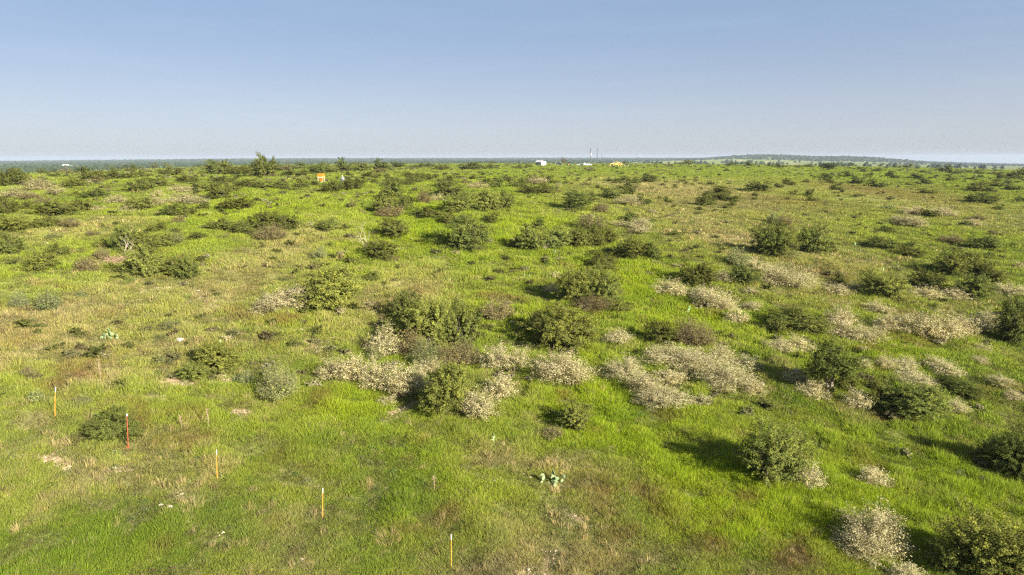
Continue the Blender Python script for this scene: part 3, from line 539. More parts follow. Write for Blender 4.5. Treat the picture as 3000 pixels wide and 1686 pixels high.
def describe(px, py, kd, wm, hm, used):
    base = KIND[kd][1]; adj = "tiny" if wm < 1.3 else "small" if wm < 2.4 else "broad" if wm > 5 and hm < .6 * wm else "large" if wm > 4.2 else "medium"
    c = []
    for lx, ly, ln in LAND:
        dx, dy = px - lx, (py - ly) * 2.0; d = math.hypot(dx, dy)
        side = "sunny side of" if dx > abs(dy) else "shaded side of" if -dx > abs(dy) else "in front of" if dy > 0 else "beyond"
        c.append((d, side, ln))
    c.sort()
    best = None
    for d, side, ln in c[:9]:
        k = (base, adj, side, ln); used.setdefault(k, 0)
        cost = d * (1 + .5 * used[k])
        if best is None or cost < best[0]: best = (cost, k, d)
    return best[1]
ORD = ["first", "second", "third", "fourth", "fifth", "sixth", "seventh", "eighth", "ninth", "tenth", "eleventh", "twelfth", "thirteenth", "fourteenth", "fifteenth", "sixteenth"]
HAND = {}                                            # (kind, photo x, photo base y): own words for the ones that stand out
HAND_SRC = """J 1303 1232|dense bright olive juniper in front of the long cream flowering thicket
J 965 923|big rounded juniper with cream flowers on its shaded side
J 2254 1441|solitary rounded juniper on lush grass casting a long shadow
J 1645 1037|feathery olive shrub upslope of the cream bush with twiggy base
J 1259 1029|leafy juniper standing over the bleached dead snag
O 343 1305|solitary grey green bush right behind the rust red post
J 2885 1732|very large leafy juniper at the bottom corner of the slope
W 2544 1647|tall loose bush dotted with cream flowers beside the corner juniper
W 2360 1438|cream flower spray leaning on the solitary rounded juniper
O 1680 1267|upright dark shrub casting a long shadow over lush grass
B 1616 1296|low dry yellowish bush at the foot of an upright dark shrub
J 2666 1243|spreading juniper mixed with dead grey stems above the lush slope
O 2972 1409|dark shadowed thicket on the lush slope by the frame edge
S 817 1182|grey leafy plant with tall pale flower spikes on gravel
J 1364 741|rounded juniper with a flat dark crown casting shade on grass
J 1759 907|two tone juniper showing pale bare stems at its foot
J 1686 898|dark half of the juniper pair over pale cactus pads
O 2258 763|tall dark oak clump at the edge of the bare tan patch
O 2331 987|wide dark oak mound behind the lone oak with a bare trunk
O 1931 1019|black green shrub behind the cream thicket
T"""
for ln in HAND_SRC.split("\n"):
    if "|" in ln:
        k, t = ln.split("|"); kd, x, y = k.split(); HAND[(kd, float(x), float(y))] = t
COL = {'O': (.118, .140, .038), 'J': (.155, .182, .048), 'W': (.27, .265, .135), 'S': (.165, .200, .090), 'B': (.165, .150, .075)}
recs, used = [], {}
pr = random.Random(11)
for px, py, w, h, kd in items:
    p, t = ground_at(px, min(py, 1760)); mpp = t / FOC; W = w * mpp; dist = math.hypot(p[0], p[1]); el = math.atan2(CAM_H - p[2], dist)
    fa = min(1, max(0, (p[1] - 40) / 60)); W *= 1.36 + .14 * fa if kd == 'W' else 1.16 + .08 * fa; H = (1.10 if kd == 'W' else 1.12 + .10 * fa) * (h * mpp - .30 * W * math.sin(el)) / math.cos(el); H = max(H, .36 * W, .3)
    H = min(H, 1.25 * W if py > 640 else .78 * W)
    yy = p[1] + .32 * W * math.cos(math.atan2(p[0], p[1])); xx = p[0] + .32 * W * math.sin(math.atan2(p[0], p[1]))
    recs.append([px, py, w, h, kd, xx, yy, W, H, t])
for rc in recs:
    px, py, w, h, kd, xx, yy, W, H, t = rc; lab = None
    for (k, x, y), s in HAND.items():
        if k == kd and abs(px - x) < 10 and abs(py - y) < 12: lab = s; break
    rc.append(lab); rc.append(None if lab else describe(px, py, kd, W, H, used))
    if not lab: used[rc[11]] += 1
groups = {}
for rc in recs:
    if rc[11]: groups.setdefault(rc[11], []).append(rc)
for k, v in groups.items():
    lx, ly = [(a, b) for a, b, c in LAND if c == k[3]][0]
    v.sort(key=lambda q: math.hypot(q[0] - lx, 2 * (q[1] - ly)))
    for i, rc in enumerate(v):
        rc[10] = " ".join(x for x in ((ORD[i] if len(v) > 1 else ""), k[1], k[0], k[2], k[3]) if x)
for px, py, w, h, kd, xx, yy, W, H, t, lab, _ in recs:
    pxw = w * 1024 / 3000; lod = 0 if pxw > 34 else 1 if pxw > 15 else 2
    me = lib(kd, lod, pr.randrange(5 if lod else 4)); nm, _b, grp = KIND[kd]
    zb = float(height(xx, yy)) - .04; rz = pr.uniform(0, 6.283); sc3 = (W * pr.uniform(.95, 1.08), W * pr.uniform(.8, 1.0), H)
    hv = pr.uniform(.82, 1.25); wm = pr.uniform(.98, 1.10); col = tuple(c * q for c, q in zip(COL[kd], (hv * wm, hv, hv / wm)))
    if lod < 2 or kd in 'W':
        root = link(nm, None, None, (xx, yy, zb), (0, 0, rz), None); sc_ = sc3
        # the plant's own size is carried by its parts, the Empty keeps unit scale
        f = link("foliage", me[0], root, None, None, sc_, col)
        if kd == 'W':
            fv = pr.uniform(.85, 1.1); link("flowers", me[1], root, None, None, sc_, (.56 * fv, .50 * fv, .28 * fv)); link("stems", me[2], root, None, None, sc_)
        elif len(me) > 1: link("stems", me[1], root, None, None, sc_)
        tag(root, lab, "shrub", grp)
    else:
        tag(link(nm, me[0], None, (xx, yy, zb), (0, 0, rz), sc3, col), lab, "shrub", grp)
# ------------------------------------------------------------------ trees, dead wood
def branch(mb, g, p, d, length, rad, depth, sides=6, kids=(2, 4), tips=None, bend=.25):
    pts, q, dd = [p], p, d / np.linalg.norm(d)
    for k in range(3):
        dd = dd + g.normal(0, bend * .5, 3) + np.array([0, 0, .04]); dd /= np.linalg.norm(dd); q = q + dd * length / 3; pts.append(q)
    mb.tube(pts, np.linspace(rad, rad * .5 if depth else rad * .25, 4), sides if depth > 1 else max(3, sides - 2), None, False)
    if tips is not None and depth <= 1: tips.append(q)
    if depth:
        for k in range(g.integers(*kids) if depth < 4 else 3):
            i = 3 if k == 0 else g.integers(1, 4); nd = dd + g.normal(0, .75, 3) + np.array([0, 0, .15]); branch(mb, g, pts[i], nd, length * g.uniform(.55, .8), rad * (.5 if i == 3 else .38), depth - 1, sides, kids, tips, bend)
def place_tree(px, py, hpx, wpx, seed, name, lab, kind):
    p, t = ground_at(px, py); mpp = t / FOC; H = hpx * mpp; W = wpx * mpp; g = np.random.default_rng(seed)
    root = link(name, None, None, (p[0], p[1], p[2] - .05)); tag(root, lab, "tree")
    if kind == 'oak':
        mb = MB(); th = H * .26
        for dx in (-.10, .09): branch(mb, g, np.array([dx * .5, 0, 0.]), np.array([dx * 1.6, .05, 1.0]), th * 1.5, H * .042, 3, 8, (2, 4), None, .12)
        link("trunk", mb.mesh("trunk", simple("grey_oak_bark", (.19, .155, .12), .9, 0, .2, 8), True), root)
        cr = shrub_foliage(seed + 5, 15000, .0135, 14, 20, .03, .2); me = cr.mesh("crown", M_LEAF)
        link("crown", me, root, (0, 0, H * .27), None, (W, W * .85, H * .73), (.095, .115, .030))
    else:
        mb = MB()
        for k in range(kind): branch(mb, g, np.array([g.normal(0, .12), g.normal(0, .12), 0.]), np.array([g.normal(0, .35), g.normal(0, .25), 1.0]), H * .50, H * .022, 3, 6, (2, 4), None, .3)
        me = mb.mesh("trunk", M_PALE, True); co = np.zeros(len(me.vertices) * 3, np.float32); me.vertices.foreach_get("co", co); co = co.reshape(-1, 3)
        co[:, 2] *= H / co[:, 2].max(); sx = W / max(.1, np.ptp(co[:, 0])); co[:, 0] *= sx; co[:, 1] *= sx; me.vertices.foreach_set("co", co.ravel()); me.update()
        link("trunk", me, root)
    return root, p, H, W
place_tree(2428, 1161, 166, 146, 31, "oak_tree", "lone leafy oak with a forked pale bare trunk on the lush slope", 'oak')
rt, p_, H_, W_ = place_tree(1073, 732, 92, 80, 32, "dead_tree", "pale dead tree with forked bare stems among the dark shrubs", 3)
place_tree(365, 746, 62, 74, 33, "dead_tree", "white curling dead branches in front of a dark oak shrub", 3)
place_tree(1330, 1012, 62, 74, 34, "dead_snag", "bleached dead snag poking out between juniper and flowering thicket", 4)
place_tree(1548, 1036, 30, 24, 36, "dead_snag", "small bleached snag rising out of the cream flowering bush", 3)
place_tree(1726, 918, 46, 60, 37, "dead_snag", "reddish bare stems fanning out under the two tone juniper", 5)
place_tree(1592, 968, 60, 44, 38, "dead_snag", "pinkish bare branches standing in the brown twiggy bush", 4)
place_tree(1597, 736, 34, 26, 39, "dead_snag", "thin white dead branches in front of the oak thicket", 3)
place_tree(2645, 1180, 40, 34, 40, "dead_snag", "grey dead stems at the heart of the spreading juniper", 4)
# brush pile beside the white dead branches
p, t = ground_at(350, 768); mb = MB(); g = np.random.default_rng(5)
for k in range(260):
    a = g.uniform(0, 6.283); q = 1.5 * math.sqrt(g.uniform()); c = np.array([q * math.cos(a) * 1.2, q * math.sin(a), g.uniform(.05, .75) * (1.1 - q / 1.7)]); d = g.normal(0, .45, 3) * np.array([1, 1, .35]); mb.tube([c - d, c, c + d * .9], [.012, .018, .008], 3, None, False)
tag(link("brush_pile", mb.mesh("brush_pile", simple("dry_brushwood", (.34, .22, .15), .9)), None, p), "low heap of reddish brown brushwood under white dead branches", "brush pile")
# lone spreading tree on the far slope, bare tree by the carport
def far_tree(px, py, r, H, W, seed, lab, col, trunk=.3, dens=2600):
    p = at_range(px, py, r); g = np.random.default_rng(seed); root = link("tree", None, None, (p[0], p[1], p[2] - .1)); tag(root, lab, "tree")
    mb = MB(); branch(mb, g, np.array([0, 0, 0.]), np.array([.05, 0, 1.]), H * .4, H * .03, 3, 6, (3, 5)); link("trunk", mb.mesh("trunk", M_BARK, True), root)
    link("crown", shrub_foliage(seed, dens, .03, 10, 14, .05, .25).mesh("crown", M_LEAF), root, (0, 0, H * trunk), None, (W, W * .9, H * (1 - trunk)), col)
p, t = ground_at(2427, 499)
far_tree(2427, 499, t, 22 / FOC * t, 38 / FOC * t, 50, "spreading lone tree with visible trunk on the far pasture edge", (.07, .085, .03))
far_tree(1651, 480, 505, 6.6, 4.6, 51, "half bare brown tree beside the open carport", (.15, .13, .07), .2, 700)
# ------------------------------------------------------------------ prickly pears, stalks, tussocks, rocks
def pad_mesh(seed):
    g = np.random.default_rng(seed); mb = MB(); n, m = 12, 6; V = []
    for j in range(m + 1):
        ph = math.pi * j / m
        for i in range(n): th = 2 * math.pi * i / n; V.append((math.sin(ph) * math.cos(th) * .11, math.sin(ph) * math.sin(th) * .5 * (1 + .06 * math.cos(ph)), .5 - .5 * math.cos(ph)))
    V = np.array(V); V[:, 1] *= .82 + .25 * V[:, 2]
    mb.add(V, [[j * n + i, j * n + (i + 1) % n, (j + 1) * n + (i + 1) % n, (j + 1) * n + i] for j in range(m) for i in range(n)], g.uniform(.3, .8))
    return mb.mesh("pad", M_PAD, True)
PADS = [pad_mesh(k) for k in range(3)]
def cactus(px, py, wpx, hpx, npad, lab, seed, sun_=1.0):
    p, t = ground_at(px, py); mpp = t / FOC; W, H = max(wpx * mpp, .35), max(hpx * mpp, .3); g = np.random.default_rng(seed)
    root = link("prickly_pear", None, None, (p[0], p[1], p[2])); tag(root, lab, "cactus", "prickly pears in the grass")
    s = min(.23, H * .55); spots = []
    for k in range(npad):
        if k < max(1, npad // 2) or not spots: b = np.array([g.normal(0, .24) * W, g.normal(0, .16) * W, -.03])
        else: b = spots[g.integers(0, len(spots))].copy()
        yw = g.uniform(-.9, .9) + math.pi * .5; tl = g.normal(0, .28); sz = s * g.uniform(.75, 1.15)
        o = link("pad", PADS[k % 3], root, b, (tl, g.normal(0, .2), yw), (sz, sz, sz), (.20 * g.uniform(.85, 1.15), .25 * g.uniform(.9, 1.1), .125))
        if b[2] < H - sz: spots.append(b + np.array([g.normal(0, .04), g.normal(0, .08), sz * .86]))
for k, a in enumerate([
    (315, 988, 62, 54, 26, "big clump of pale green prickly pear pads on the dry upper slope"), (254, 1007, 12, 12, 1, "single round prickly pear pad below the big prickly pear clump"),
    (651, 1012, 16, 22, 3, "prickly pear pads rising above a grey green sage bush"), (697, 1118, 20, 18, 4, "small prickly pear at the foot of the sage on gravel"),
    (1622, 1417, 80, 44, 24, "wide prickly pear with many small pads on the gravelly patch"), (1450, 1297, 34, 22, 4, "two or three pads half hidden in grass below the front juniper"),
    (647, 1402, 9, 11, 2, "tiny pad beside the yellow stake on the gravelly slope"), (1405, 930, 28, 28, 7, "prickly pear with upright pads beside a brown rounded bush"),
    (2015, 922, 34, 22, 7, "shining pale prickly pear alone on bright green grass"), (1652, 914, 34, 18, 6, "row of pale pads under the two tone juniper"),
    (2578, 800, 32, 22, 7, "pale prickly pear on the dry slope above the cream thicket"), (2620, 583, 18, 16, 6, "bright prickly pear standing on reddish dry grass"),
    (2503, 722, 20, 12, 5, "low prickly pear in front of the far dark bush pair"), (2752, 846, 34, 14, 7, "line of pads along the foot of a dark shrub"),
    (1543, 815, 22, 14, 5, "pale pads in grass below a twiggy shrub upslope"), (1618, 744, 38, 14, 7, "pads spread along the foot of the oak thicket"),
    (1322, 1176, 12, 14, 2, "single tall pad at the tip of the long flowering thicket"), (885, 557, 14, 9, 3, "far pads in front of a row of low dark shrubs")]):
    cactus(*a, seed=70 + k)
def stalk(px, py, h, lab, seed):
    p, t = ground_at(px, py); H = h * t / FOC; g = np.random.default_rng(seed); mb = MB()
    mb.tube([(0, 0, -.05), (.02, 0, H * .5), (-.03, .02, H)], [.013, .012, .008], 5)
    for k in range(34):
        z = H * (1.03 - .7 * g.uniform() ** 2); a = g.uniform(0, 6.283); L_ = g.uniform(.04, .13); mb.tube([(0, 0, z), (L_ * math.cos(a), L_ * math.sin(a), z + .05)], [.010, .005], 4, None, False)
    tag(link("dried_flower_stalk", mb.mesh("dried_flower_stalk", simple("dry_stalk", (.30, .22, .14), .9)), None, p), lab, "plant", "dried flower stalks")
stalk(294, 1118, 66, "tall tan dried flower stalk rising from reddish tufts", 1); stalk(611, 1258, 58, "thin pale dried stalk on the slope upslope of a yellow stake", 2)
stalk(530, 1258, 36, "short dried stalk between sage bush and yellow stake", 3); stalk(1271, 1438, 40, "lone dried seed head standing in lush grass", 4); stalk(1000, 870, 22, "small dried stalk on grass beyond the big rounded juniper", 5)
def tussock(px, py, w, lab, seed, h=.6, col=(.42, .35, .19)):
    p, t = ground_at(px, py); s = w * t / FOC / .8; m = tuft_mesh("straw_tussock", 150, .42, h * .85 / s, .010 / s, M_LEAF, seed=seed, lean=.9)
    tag(link("straw_tussock", m, None, p, None, (s, s, s), col), lab, "grass tussock", "straw coloured tussocks")
tussock(548, 1485, 80, "straw coloured tussock with splayed blades beside two white rocks", 1, .5); tussock(1614, 1365, 34, "tall straw tussock right behind the wide prickly pear", 2, .8)
tussock(1625, 1440, 24, "yellow straw tussock in front of the wide prickly pear", 3, .55); tussock(1135, 1585, 60, "loose thin straw tussock in short mixed grass", 4, .7, (.36, .27, .15))
tussock(1075, 1430, 40, "straw tussock on short grass between two yellow stakes", 5, .5, (.36, .28, .15))
M_ROCK = simple("pale_limestone", (.40, .35, .28), .9, 0, .15, 9)
def rock(px, py, w, lab, seed):
    p, t = ground_at(px, py); s = w * t / FOC / 2; g = np.random.default_rng(seed); n, m = 10, 6; mb = MB(); V = []
    for j in range(m + 1):
        ph = math.pi * j / m
        for i in range(n): th = 2 * math.pi * i / n; q = 1 + .22 * math.sin(3 * th + seed) * math.sin(ph) + .15 * g.normal() * math.sin(ph); V.append((math.sin(ph) * math.cos(th) * q, math.sin(ph) * math.sin(th) * q * .8, math.cos(ph) * .55 * q))
    mb.add(np.array(V) * s, [[j * n + i, (j + 1) * n + i, (j + 1) * n + (i + 1) % n, j * n + (i + 1) % n] for j in range(m) for i in range(n)])
    tag(link("rock", mb.mesh("rock", M_ROCK), None, (p[0], p[1], p[2] + s * .25)), lab, "rock", "pale limestone rocks")
for k, a in enumerate([(496, 1492, 17, "round white rock beside the straw coloured tussock"), (470, 1482, 12, "tan rock next to the round white rock by the tussock"), (332, 1319, 9, "small pale rock at the foot of the rust red post"), (883, 967, 15, "pale rock on the gravel between juniper and thicket"), (134, 717, 14, "white rock on the dry slope beyond two junipers"),
    (1829, 1517, 10, "white rock at the edge of the bare gravel"), (1125, 1675, 9, "pale stone in short grass near the picture edge below the stakes"), (1532, 1393, 6, "small white stone beside the wide prickly pear"), (1554, 1402, 8, "dull stone touching the wide prickly pear"), (2832, 823, 14, "tan boulder between two dark shrubs on the far slope"), (519, 838, 12, "flat pale rock below a juniper on dry ground"), (525, 1001, 24, "flat grey rock slab in dry grass")]):
    rock(*a, seed=k + 1)
# loose gravel on the bare spots
x, y, r = polar(60000, 18, 220, 1.7); f = fields(x, y); kp = rs.uniform(0, 1, len(x)) < f['bare'] * 1.3 - .12; x, y, r = x[kp], y[kp], r[kp]; n = len(x)
scatter("gravel", [pebble_mesh("pebble", q, leaf_mat("pebble", 'instance', 0, .35, (1, 1, 1))) for q in range(3)], np.c_[x, y, height(x, y)], rotz(n, .05), np.repeat((r / 40)[:, None].clip(.8, 3) ** .8, 3, 1), rs.integers(0, 3, n), np.array([.38, .31, .22]) * rs.uniform(.6, 1.25, (n, 1)))
# low scrub dotted between the shrubs, too small and many to count
x, y, r = polar(15000, 42, 820, 1.35); nz = fbm(x, y, 26, 81) + .5 * fbm(x, y, 9, 82); kp = rs.uniform(0, 1, len(x)) < np.clip(.38 + .8 * nz - .3 * (x / r > .1) * (r < 400), .02, 1); x, y, r = x[kp], y[kp], r[kp]; n = len(x)
sb = rs.uniform(.45, 1.25, n) * (1 + .9 * np.clip((r - 60) / 400, 0, 1)); kc = np.array([(.095, .105, .032), (.15, .15, .07), (.13, .115, .06), (.28, .26, .15)])[rs.choice(4, n, p=[.5, .2, .15, .15])] * rs.uniform(.8, 1.25, (n, 1))
scatter("low_scrub", [(lambda m_: (m_.materials.clear(), m_.materials.append(M_GRASS), m_)[2])(shrub_foliage(900 + q, 420, .07, 12, 8, .08).mesh("scrub", M_LEAF)) for q in range(5)], np.c_[x, y, height(x, y) - .03], rotz(n, .05), np.c_[sb, sb * rs.uniform(.7, 1, n), sb * rs.uniform(.35, .6, n)], rs.integers(0, 5, n), kc)
# low weeds
x, y, r = polar(15000, 18, 700, 1.75); C, f = grass_colour(x, y); nz = fbm(x, y, 8, 71); kp = rs.uniform(0, 1, len(x)) < .25 + .9 * nz.clip(0, 1); x, y, r, C = x[kp], y[kp], r[kp], C[kp]; n = len(x)
wc = np.array([(.075, .085, .035), (.12, .145, .075), (.14, .11, .06), (.10, .17, .05)])[rs.integers(0, 4, n)] * rs.uniform(.8, 1.25, (n, 1))
s = ((r / 40) ** .72 * rs.uniform(.5, 1.3, n)).clip(.4, 5) * .75
def weed(seed):
    g = np.random.default_rng(seed); mb = MB(); P = g.normal(0, .22, (90, 3)) * np.array([1, 1, 0]); P[:, 2] = g.uniform(.02, .42, 90) * np.exp(-(P[:, 0] ** 2 + P[:, 1] ** 2) * 8); leaves(mb, P, np.tile([0, 0, 1.], (90, 1)), .045, g, .45, .7); return mb.mesh("weed", M_GRASS)
scatter("weeds", [weed(q) for q in range(4)], np.c_[x, y, height(x, y)], rotz(n, .1), np.c_[s, s, np.minimum(s, 1.2)], rs.integers(0, 4, n), wc)
# ------------------------------------------------------------------ stakes
M_YEL = simple("yellow_orange_fibreglass", (.74, .33, .045), .5, 0, .12, 6); M_WHT = simple("white_paint", (.85, .84, .80), .5, 0, .05, 3); M_RST = simple("rusty_steel", (.34, .085, .035), .8, .2, .2, 12)
def stake(px, py, tx, ty, lab, rusty=False):
    p, t = ground_at(px, py); d = ray(tx, ty); H = 1.0
    tt = t * .985; q = d * tt; top = np.array([q[0], q[1], CAM_H + q[2]]); H = max(.9, top[2] - p[2]); lean = np.array([p[0] + (top[0] - p[0]), p[1] + .02, p[2] + H])
    root = link("fence_stake", None, None, p); tag(root, lab, "stake", "fence stakes across the slope"); e = lean - p; rad = .021 if rusty else .014; cut = .94 if rusty else .84
    body, cap = MB(), MB()
    if rusty:                                        # steel post with a flange and a studded web
        body.tube([(0, 0, -.3), e * cut], rad, 6); 
        for k in range(16): c = e * (.08 + .05 * k); body.box((c[0], c[1] - rad, c[2]), (.02, .025, .02))
        body.box((0, 0, .02), (.16, .012, .22))
    else: body.tube([(0, 0, -.3), e * .5, e * cut], rad, 8)
    cap.tube([e * cut, e], rad * 1.25, 8); link("post", body.mesh("post", M_RST if rusty else M_YEL), root); link("cap", cap.mesh("cap", M_WHT), root)
stake(157, 1217, 152, 1137, "yellow stake with white tip standing farthest upslope in tall grass".replace("farthest ", "alone ")); stake(634, 1406, 627, 1322, "white tipped yellow stake on the slope between sage bush and straw tussock")
stake(943, 1515, 940, 1437, "white tipped yellow stake in lush grass above the gravel streak"); stake(1320, 1658, 1319, 1572, "lowest white tipped orange yellow stake in green grass"); stake(373, 1312, 364, 1215, "rust red steel post with a white tip before the sage bush", True)
# ------------------------------------------------------------------ shed, carport, poles
def frame_at(px, py, r, name, lab, cat, yaw=0.0, group=None, dz=0.0):   # Empty whose +X runs across the view and +Y away from it, turned by yaw
    p = at_range(px, py, r); az = math.atan2(p[0], p[1]); root = link(name, None, None, (p[0], p[1], p[2] + dz), (0, 0, -az + yaw)); return tag(root, lab, cat, group)
def part(name, mb, mat, root, smooth=False, loc=None): return link(name, mb.mesh(name, mat, smooth), root, loc)
M_WALL = simple("white_boards", (.80, .76, .72), .6, 0, .06, 2); M_SLATE = simple("slate_blue_boards", (.10, .13, .16), .7, 0, .1, 2); M_ROOF = simple("pale_metal_roof", (.62, .60, .60), .4, .3, .1, 2); M_DARK = simple("dark_rubber", (.025, .025, .028), .8, 0, .1, 3)
M_GLASS = simple("dark_window_glass", (.03, .035, .04), .15, 0, .05, 3); M_STEEL = simple("grey_steel", (.35, .36, .37), .45, .6, .1, 3); M_TRIM = simple("dull_red_trim", (.45, .20, .16), .6)
sh = frame_at(1581, 484, 500, "shed", "small white gabled shed with slate coloured long wall", "shed", R(-38))
mb = MB(); mb.box((0, -1.5, 1.3), (5.2, .12, 2.6)); part("side_wall", mb, M_SLATE, sh); mb = MB(); mb.box((0, 1.5, 1.3), (5.2, .12, 2.6)); part("rear_wall", mb, M_SLATE, sh)
for s_ in (-1, 1):
    mb = MB(); V = [(s_ * 2.62, -1.56, 0), (s_ * 2.62, 1.56, 0), (s_ * 2.62, 1.56, 2.6), (s_ * 2.62, 0, 3.7), (s_ * 2.62, -1.56, 2.6)]; V2 = [(v[0] - s_ * .12, v[1], v[2]) for v in V]
    mb.add(V + V2, [[0, 1, 2, 3, 4], [9, 8, 7, 6, 5]]); mb.f.append(np.array([[i, (i + 1) % 5, (i + 1) % 5 + 5, i + 5] for i in range(5)])); mb.tone.append(np.full(5, .5)); part("gable_wall", mb, M_WALL, sh)
mb = MB(); mb.box((2.68, 0, 1.0), (.06, 1.0, 2.0)); d_ = part("door", mb, M_WALL, sh); mb = MB(); mb.box((2.74, .35, 1.0), (.05, .08, .12)); part("handle", mb, M_DARK, d_)
mb = MB(); mb.box((2.67, 0, 2.75), (.04, .5, .35)); part("vent", mb, M_GLASS, sh)
for s_ in (-1, 1):
    mb = MB(); mb.add([(-2.85, s_ * 1.85, 2.42), (2.85, s_ * 1.85, 2.42), (2.85, 0, 3.78), (-2.85, 0, 3.78), (-2.85, s_ * 1.85, 2.52), (2.85, s_ * 1.85, 2.52), (2.85, 0, 3.88), (-2.85, 0, 3.88)], [[0, 3, 2, 1], [4, 5, 6, 7], [0, 1, 5, 4], [1, 2, 6, 5], [2, 3, 7, 6], [3, 0, 4, 7]]); part("roof", mb, M_ROOF, sh)
    mb = MB(); mb.add([(2.86, s_ * 1.9, 2.36), (2.92, s_ * 1.9, 2.36), (2.92, 0, 3.76), (2.86, 0, 3.76), (2.86, s_ * 1.9, 2.56), (2.92, s_ * 1.9, 2.56), (2.92, 0, 3.96), (2.86, 0, 3.96)], [[0, 3, 2, 1], [4, 5, 6, 7], [0, 1, 5, 4], [1, 2, 6, 5], [2, 3, 7, 6], [3, 0, 4, 7]]); part("bargeboard", mb, M_TRIM, sh)
tk = frame_at(1596, 482, 512, "water_tank", "upright white tank showing beside the shed gable", "tank"); mb = MB(); mb.tube([(0, 0, .0), (0, 0, 2.6), (0, 0, 2.95), (0, 0, 3.1)], [1.0, 1.0, .7, .1], 20); part("tank_body", mb, M_WALL, tk, True); mb = MB(); mb.cyl((0, 0, 3.08), (0, 0, 3.2), .25); part("lid", mb, M_STEEL, tk)
cp_ = frame_at(1627, 483, 520, "carport", "open carport with thin flat dark roof on posts", "carport"); mb = MB(); mb.box((0, 0, 3.25), (7.6, 5, .35)); part("roof", mb, simple("dark_roof_sheet", (.07, .08, .07), .6), cp_)
for sx in (-3.4, 0, 3.4):
    for sy in (-2.2, 2.2): mb = MB(); mb.cyl((sx, sy, 0), (sx, sy, 3.1), .07, 8); part("post", mb, M_STEEL, cp_)
M_POLE = simple("weathered_pole_wood", (.075, .055, .048), .9, 0, .2, 2)
def pole(px, r, top, lab, extra=None):
    ro = frame_at(px, 482, r, "power_pole", lab, "power pole", 0, "power poles in a line"); b = float(ro.location.z); H = top - b
    mb = MB(); mb.tube([(0, 0, -.3), (0, 0, H)], [.24, .17], 10); part("shaft", mb, M_POLE, ro); mb = MB(); mb.box((0, -.12, H - .5), (.9, .1, .12)); part("crossarm", mb, M_POLE, ro)
    for s_ in (-.36, .36): mb = MB(); mb.tube([(s_, -.12, H - .44), (s_, -.12, H - .2)], [.05, .03], 8); part("insulator", mb, M_WHT, ro)
    if extra == 'white': mb = MB(); mb.tube([(.45, -.1, H * .58), (.45, -.1, H * .58 + 1.6)], [.36, .36], 14); mb.box((.22, -.1, H * .66), (.2, .1, .2)); part("transformer", mb, M_WHT, ro, False)
    if extra == 'grey': mb = MB(); mb.tube([(-.35, -.1, H * .66), (-.35, -.1, H * .66 + .9)], [.24, .24], 14); mb.box((-.16, -.1, H * .7), (.16, .1, .15)); part("transformer", mb, M_STEEL, ro, False)
def top_z(py, r): return CAM_H + r * (-math.tan(PITCH + math.atan((py - 843) / FOC)))
pole(1729, 500, top_z(434, 500), "tall power pole with a white transformer beside the pickups", 'white'); pole(1748.7, 478, top_z(436, 478), "tall power pole with a small grey transformer in open grass", 'grey')
for k, (px, r, ty, lb) in enumerate([(1763, 880, 451, "first slim power pole behind the tall pair"), (1772, 1150, 460, "second slim power pole behind the tall pair"), (1779.5, 1450, 461.5, "third slim power pole of the receding line"), (1785, 1750, 463, "fourth slim power pole of the receding line"), (1789.5, 2050, 465, "fifth faint power pole of the receding line"), (1794, 2350, 467, "sixth faint power pole of the receding line"), (1799, 2650, 468.5, "last faint power pole just before the grader")]): pole(px, r, max(top_z(ty, r), float(at_range(px, 482, r)[2]) + 8), lb)
# ------------------------------------------------------------------ vehicles
def wheel(root, x, y, r, w, rimmat=None):
    mb = MB(); mb.cyl((x, y - w / 2, r), (x, y + w / 2, r), r, 20); wl = part("wheel", mb, M_DARK, root, False); mb = MB(); mb.cyl((x, y - w / 2 - .02, r), (x, y + w / 2 + .02, r), r * .52, 14); part("rim", mb, rimmat or M_STEEL, wl)
def pickup(px, r, yaw, paint, lab, cat="pickup truck", bed=True):
    ro = frame_at(px, 484, r, "pickup_truck" if bed else "parked_car", lab, cat, yaw, "vehicles parked by the carport"); L2 = 2.8 if bed else 2.35
    if bed: prof = [(-L2, .55), (L2, .55), (L2, 1.25), (.55, 1.28), (.45, 1.92), (-.85, 1.92), (-1.35, 1.30), (-L2 + .1, 1.12)]
    else: prof = [(-L2, .45), (L2, .45), (L2, 1.05), (1.95, 1.2), (1.35, 1.62), (-.3, 1.66), (-1.1, 1.15), (-L2 + .1, .95)]
    mb = MB(); mb.prism(prof, -.93, .93); part("body", mb, paint, ro)
    q = prof
    for s_ in (-1, 1):
        mb = MB(); x0, x1 = ((-1.15, .38) if bed else (-.85, 1.5)); zt = 1.84 if bed else 1.56; mb.add([(x0, s_ * .945, 1.33 if bed else 1.18), (x1, s_ * .945, 1.33 if bed else 1.2), (x1 - (.0 if bed else .35), s_ * .945, zt), (x0 + .4, s_ * .945, zt)], [[0, 1, 2, 3] if s_ < 0 else [3, 2, 1, 0]]); part("side_window", mb, M_GLASS, ro)
    mb = MB(); a, b = (q[6], q[5]); mb.add([(a[0] - .012, -.8, a[1] + .06), (a[0] - .012, .8, a[1] + .06), (b[0] - .04, .74, b[1] - .05), (b[0] - .04, -.74, b[1] - .05)], [[0, 1, 2, 3][::-1]]); part("windscreen", mb, M_GLASS, ro)
    for s_ in (-.7, .7): mb = MB(); mb.box((-L2 - .005, s_, .88), (.06, .32, .16)); part("headlight", mb, M_WHT, ro)
    mb = MB(); mb.box((-L2 - .04, 0, .6), (.14, 1.8, .2)); part("bumper", mb, M_STEEL, ro)
    for x in (-L2 + .95, L2 - 1.05):
        for y in (-.88, .88): wheel(ro, x, y, .40, .26)
    return ro
